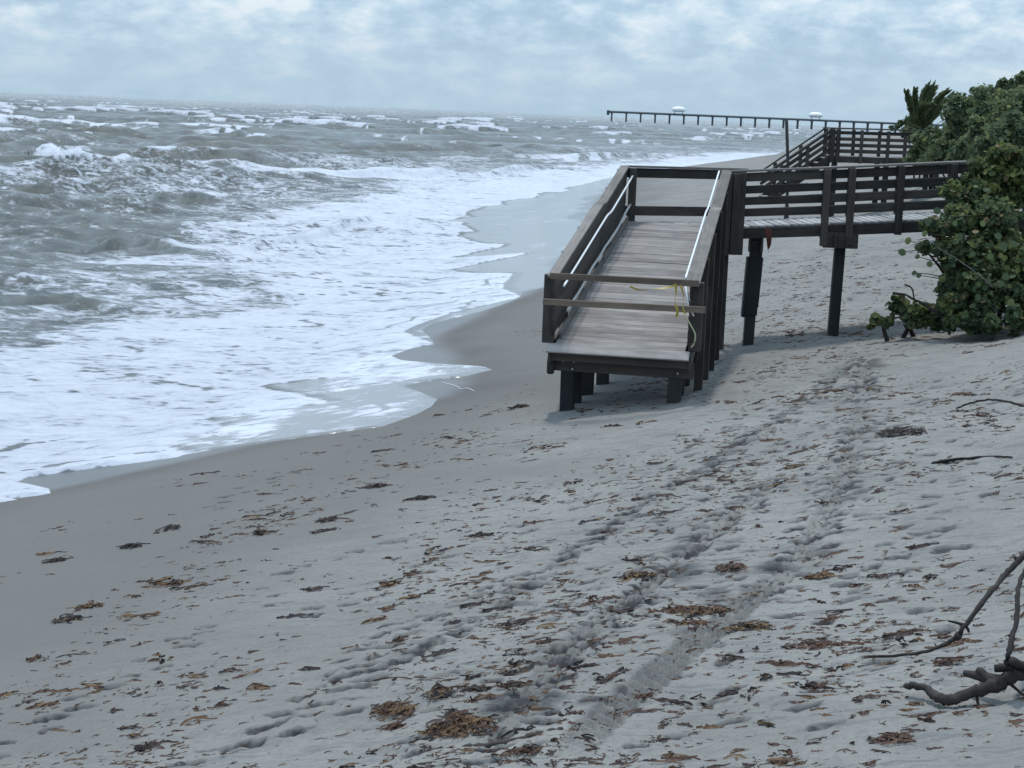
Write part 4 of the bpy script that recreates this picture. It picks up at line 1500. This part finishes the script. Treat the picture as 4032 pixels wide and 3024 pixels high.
CL = [((995, 1592), .34, .22, .13, 110, 'big tangled olive seaweed mound left of the dark stick'),
      ((1075, 1634), .30, .10, .05, 60, 'flat dark seaweed mat just below the dark stick'),
      ((1140, 1642), .16, .10, .04, 30, 'small seaweed mat right of the flat one below the stick'),
      ((855, 1550), .22, .12, .05, 50, 'brown seaweed mat above and left of the olive mound'),
      ((850, 1572), .15, .07, .03, 22, 'thin seaweed strip just under the brown mat left of the mound'),
      ((955, 1520), .13, .07, .05, 24, 'curled seaweed tuft upslope of the olive mound'),
      ((1030, 1500), .12, .06, .04, 20, 'lone rusty seaweed scrap beside the tyre track, nearest the lower footprints'),
      ((1115, 1494), .16, .06, .04, 24, 'ragged seaweed scrap left of the lower tyre tread'),
      ((1530, 1310), .34, .20, .04, 70, 'wide golden seaweed mat crossing the tyre tracks'),
      ((1450, 1305), .30, .07, .03, 30, 'long reddish seaweed strip left of the golden mat'),
      ((1630, 1352), .32, .10, .05, 44, 'brown seaweed ridge right of the golden mat'),
      ((1510, 1342), .26, .12, .04, 40, 'broken seaweed mat just below the golden mat'),
      ((1820, 1208), .55, .12, .07, 90, 'long brown seaweed ridge above the tyre track, largest on the upper slope'),
      ((1775, 1225), .22, .14, .05, 40, 'seaweed heap at the lower end of the long brown ridge'),
      ((1580, 1222), .22, .08, .08, 34, 'small dark seaweed hump left of the long brown ridge'),
      ((1770, 1380), .40, .10, .03, 44, 'flat reddish seaweed streak low on the right, left of the bare branch'),
      ((1950, 940), .45, .35, .03, 90, 'patch of orange seaweed spread over the upper sand'),
      ((2085, 850), .28, .10, .10, 40, 'dark seaweed hump just above the black curved stick'),
      ((2125, 898), .34, .12, .08, 44, 'dark seaweed hump just below the black curved stick'),
      ((1122, 888), .22, .10, .07, 44, 'dark seaweed tuft left of the boardwalk front pile'),
      ((1325, 914), .16, .07, .05, 26, 'dark seaweed tuft in front of the boardwalk front piles'),
      ((283, 1183), .22, .12, .06, 40, 'brown seaweed heap highest of those on the left smooth sand'),
      ((125, 1212), .18, .08, .05, 30, 'dark seaweed strip left of the brown heap on the smooth sand'),
      ((565, 1152), .12, .09, .12, 26, 'upright rusty seaweed sprig on the smooth sand'),
      ((712, 1122), .18, .10, .06, 36, 'golden seaweed heap right of the upright sprig'),
      ((700, 1143), .20, .05, .03, 22, 'long thin seaweed strip under the golden heap'),
      ((372, 1142), .13, .07, .06, 26, 'pale tan seaweed lump nearest the wet sand on the left'),
      ((200, 1310), .16, .10, .06, 34, 'tan seaweed lump, upper of two touching at the left'),
      ((148, 1340), .18, .10, .06, 36, 'tan seaweed lump, lower of two touching at the left'),
      ((375, 1258), .20, .08, .05, 34, 'golden seaweed scrap alone between two footprint trails'),
      ((915, 1080), .28, .09, .05, 44, 'long golden seaweed heap on the middle sand'),
      ((815, 1052), .28, .14, .05, 40, 'ragged yellow seaweed scatter uphill of the long golden heap'),
      ((845, 1250), .16, .06, .06, 30, 'pointed dark seaweed hump between the footprints'),
      ((1380, 1240), .24, .10, .05, 40, 'seaweed clump on the upper tyre track'),
      ((1690, 1645), .30, .10, .05, 40, 'dark seaweed clump cut by the lower edge right of the tyre tracks'),
      ((1930, 1600), .16, .07, .05, 28, 'seaweed scrap below the driftwood limb')]
for i, (p, rx, ry, hh, n, lab) in enumerate(CL):
    P = disp(*p)
    me_ = weed_mesh('seaweed_clump', int(n * 1.45), rx * .66, ry * .52, hh * .75, 100 + i, (.0025, .007), (.06, .24))
    o = link('seaweed_clump', me_)
    lay(o, P[0], P[1], rnd.uniform(-.35, .35), (1, 1.4, 1))
    tag(o, lab, 'seaweed', 'seaweed clumps washed up on the sand')

templates = [weed_mesh('seaweed_scrap', 2 + (i % 4) * 2 + (6 if i % 6 == 5 else 0), .05 + .03 * (i % 3), .025, .012, 300 + i, (.003, .010), (.07, .26), .5) for i in range(18)]
# where scraps lie: anywhere above the wet sand, thicker up the slope and along drift lines
cand = []
rs = np.random.default_rng(5)
NS = 8500
ys = 10.5 + (62 - 10.5) * rs.random(NS)**1.0
xs_ = ys * (-.30 + .60 * rs.random(NS))
sv = xs_ - shore_x(ys)
xe_r = np.interp(ys, rows, XES[:, 0])
line = (1.9 * np.exp(-((sv - 4.6 - .5 * np.sin(ys * .5)) / .35)**2) + np.exp(-((sv - 7.0 - .4 * np.sin(ys * .37 + 1)) / .5)**2) + np.exp(-((sv - 9.6) / .7)**2) + .8 * np.exp(-((sv - 11.4 + .5 * np.sin(ys * .3)) / .6)**2))
clus = sstep(.42, .62, fbm(xs_ * .7 + 40, ys * .55, 3))
dens = sstep(1.9, 3.2, xs_ - xe_r) * (.09 + .50 * line + .30 * sstep(6, 9, sv)) * (.22 + 1.35 * clus)
dens *= 1 + 1.3 * sstep(34, 42, ys)
dens *= (xs_ - shore_x(ys) < 14.2)
ok = rs.random(NS) < dens
pts = [(x, y, rs.random()) for x, y in zip(xs_[ok], ys[ok])]
pts = [(x, y, .34 + .80 * u**3) for x, y, u in pts]
vis = [q for q in pts if abs(q[0] / q[1]) < .262]
vis.sort(key=lambda q: -q[2] / q[1])
big = vis[:250]
bigset = set(big)
rest = [q for q in pts if q not in bigset]
for i, (x, y, s) in enumerate(big):
    o = link('seaweed_scrap', templates[i % 18])
    lay(o, x, y, rnd.gauss(.2, .7), (s * rnd.uniform(.9, 1.5), s, rnd.uniform(.8, 1.6)))
    tag(o, 'small dark scrap of dried seaweed lying on the sand', 'seaweed', 'small seaweed scraps strewn over the beach')
# the countless rest, one object
TV = []
for t in templates:
    co = np.empty(len(t.vertices) * 3, np.float32); t.vertices.foreach_get('co', co)
    li = np.empty(len(t.loops), np.int32); t.loops.foreach_get('vertex_index', li)
    to = np.empty(len(t.vertices), np.float32); t.attributes['tone'].data.foreach_get('value', to)
    TV.append((co.reshape(-1, 3), li.reshape(-1, 4), to))
AV, AF, AT = [], [], []
nv = 0
extra = [(x + rs.normal(0, .25), y + rs.normal(0, .35), .16 + .34 * rs.random()**2) for x, y, s in pts for _ in range(6)]
for i, (x, y, s) in enumerate(rest + extra):
    co, fa, to = TV[i % 18]
    r_ = rs.normal(.2, .8); c_, s_ = math.cos(r_) * s, math.sin(r_) * s
    k_ = rs.uniform(.8, 1.4)
    n = slope_at(x, y)
    X = co[:, 0] * k_ * c_ - co[:, 1] * s_; Y = co[:, 0] * k_ * s_ + co[:, 1] * c_
    Zz = ground(x, y) - .004 + co[:, 2] * s * 1.2 - (n.x / n.z) * X - (n.y / n.z) * Y
    AV.append(np.stack([X + x, Y + y, Zz], -1)); AF.append(fa + nv); AT.append(np.clip(to + rs.random() * .62, 0, .99)); nv += len(co)
me_ = mesh_np('seaweed_litter', np.concatenate(AV), [np.concatenate(AF)], M['weed'], {'tone': np.concatenate(AT)}, smooth=False)
o = link('seaweed_litter', me_)
tag(o, 'countless tiny seaweed crumbs and twigs scattered over the beach', 'seaweed litter', None, 'stuff')
# a white thread of foam-bleached line near the swash
me_, c = tube_mesh('white_string', smooth_path([gp(1738, 1504, .01), gp(1770, 1512, .012), gp(1800, 1522, .01), gp(1815, 1532, .015), gp(1840, 1528, .012), gp(1868, 1540, .01)], 4), .006, M['white_plastic'])
thing_mesh('white_string', me_, c, 'short white string lying on moist sand left of the boardwalk', 'string')
print('objects', len(scene.objects))
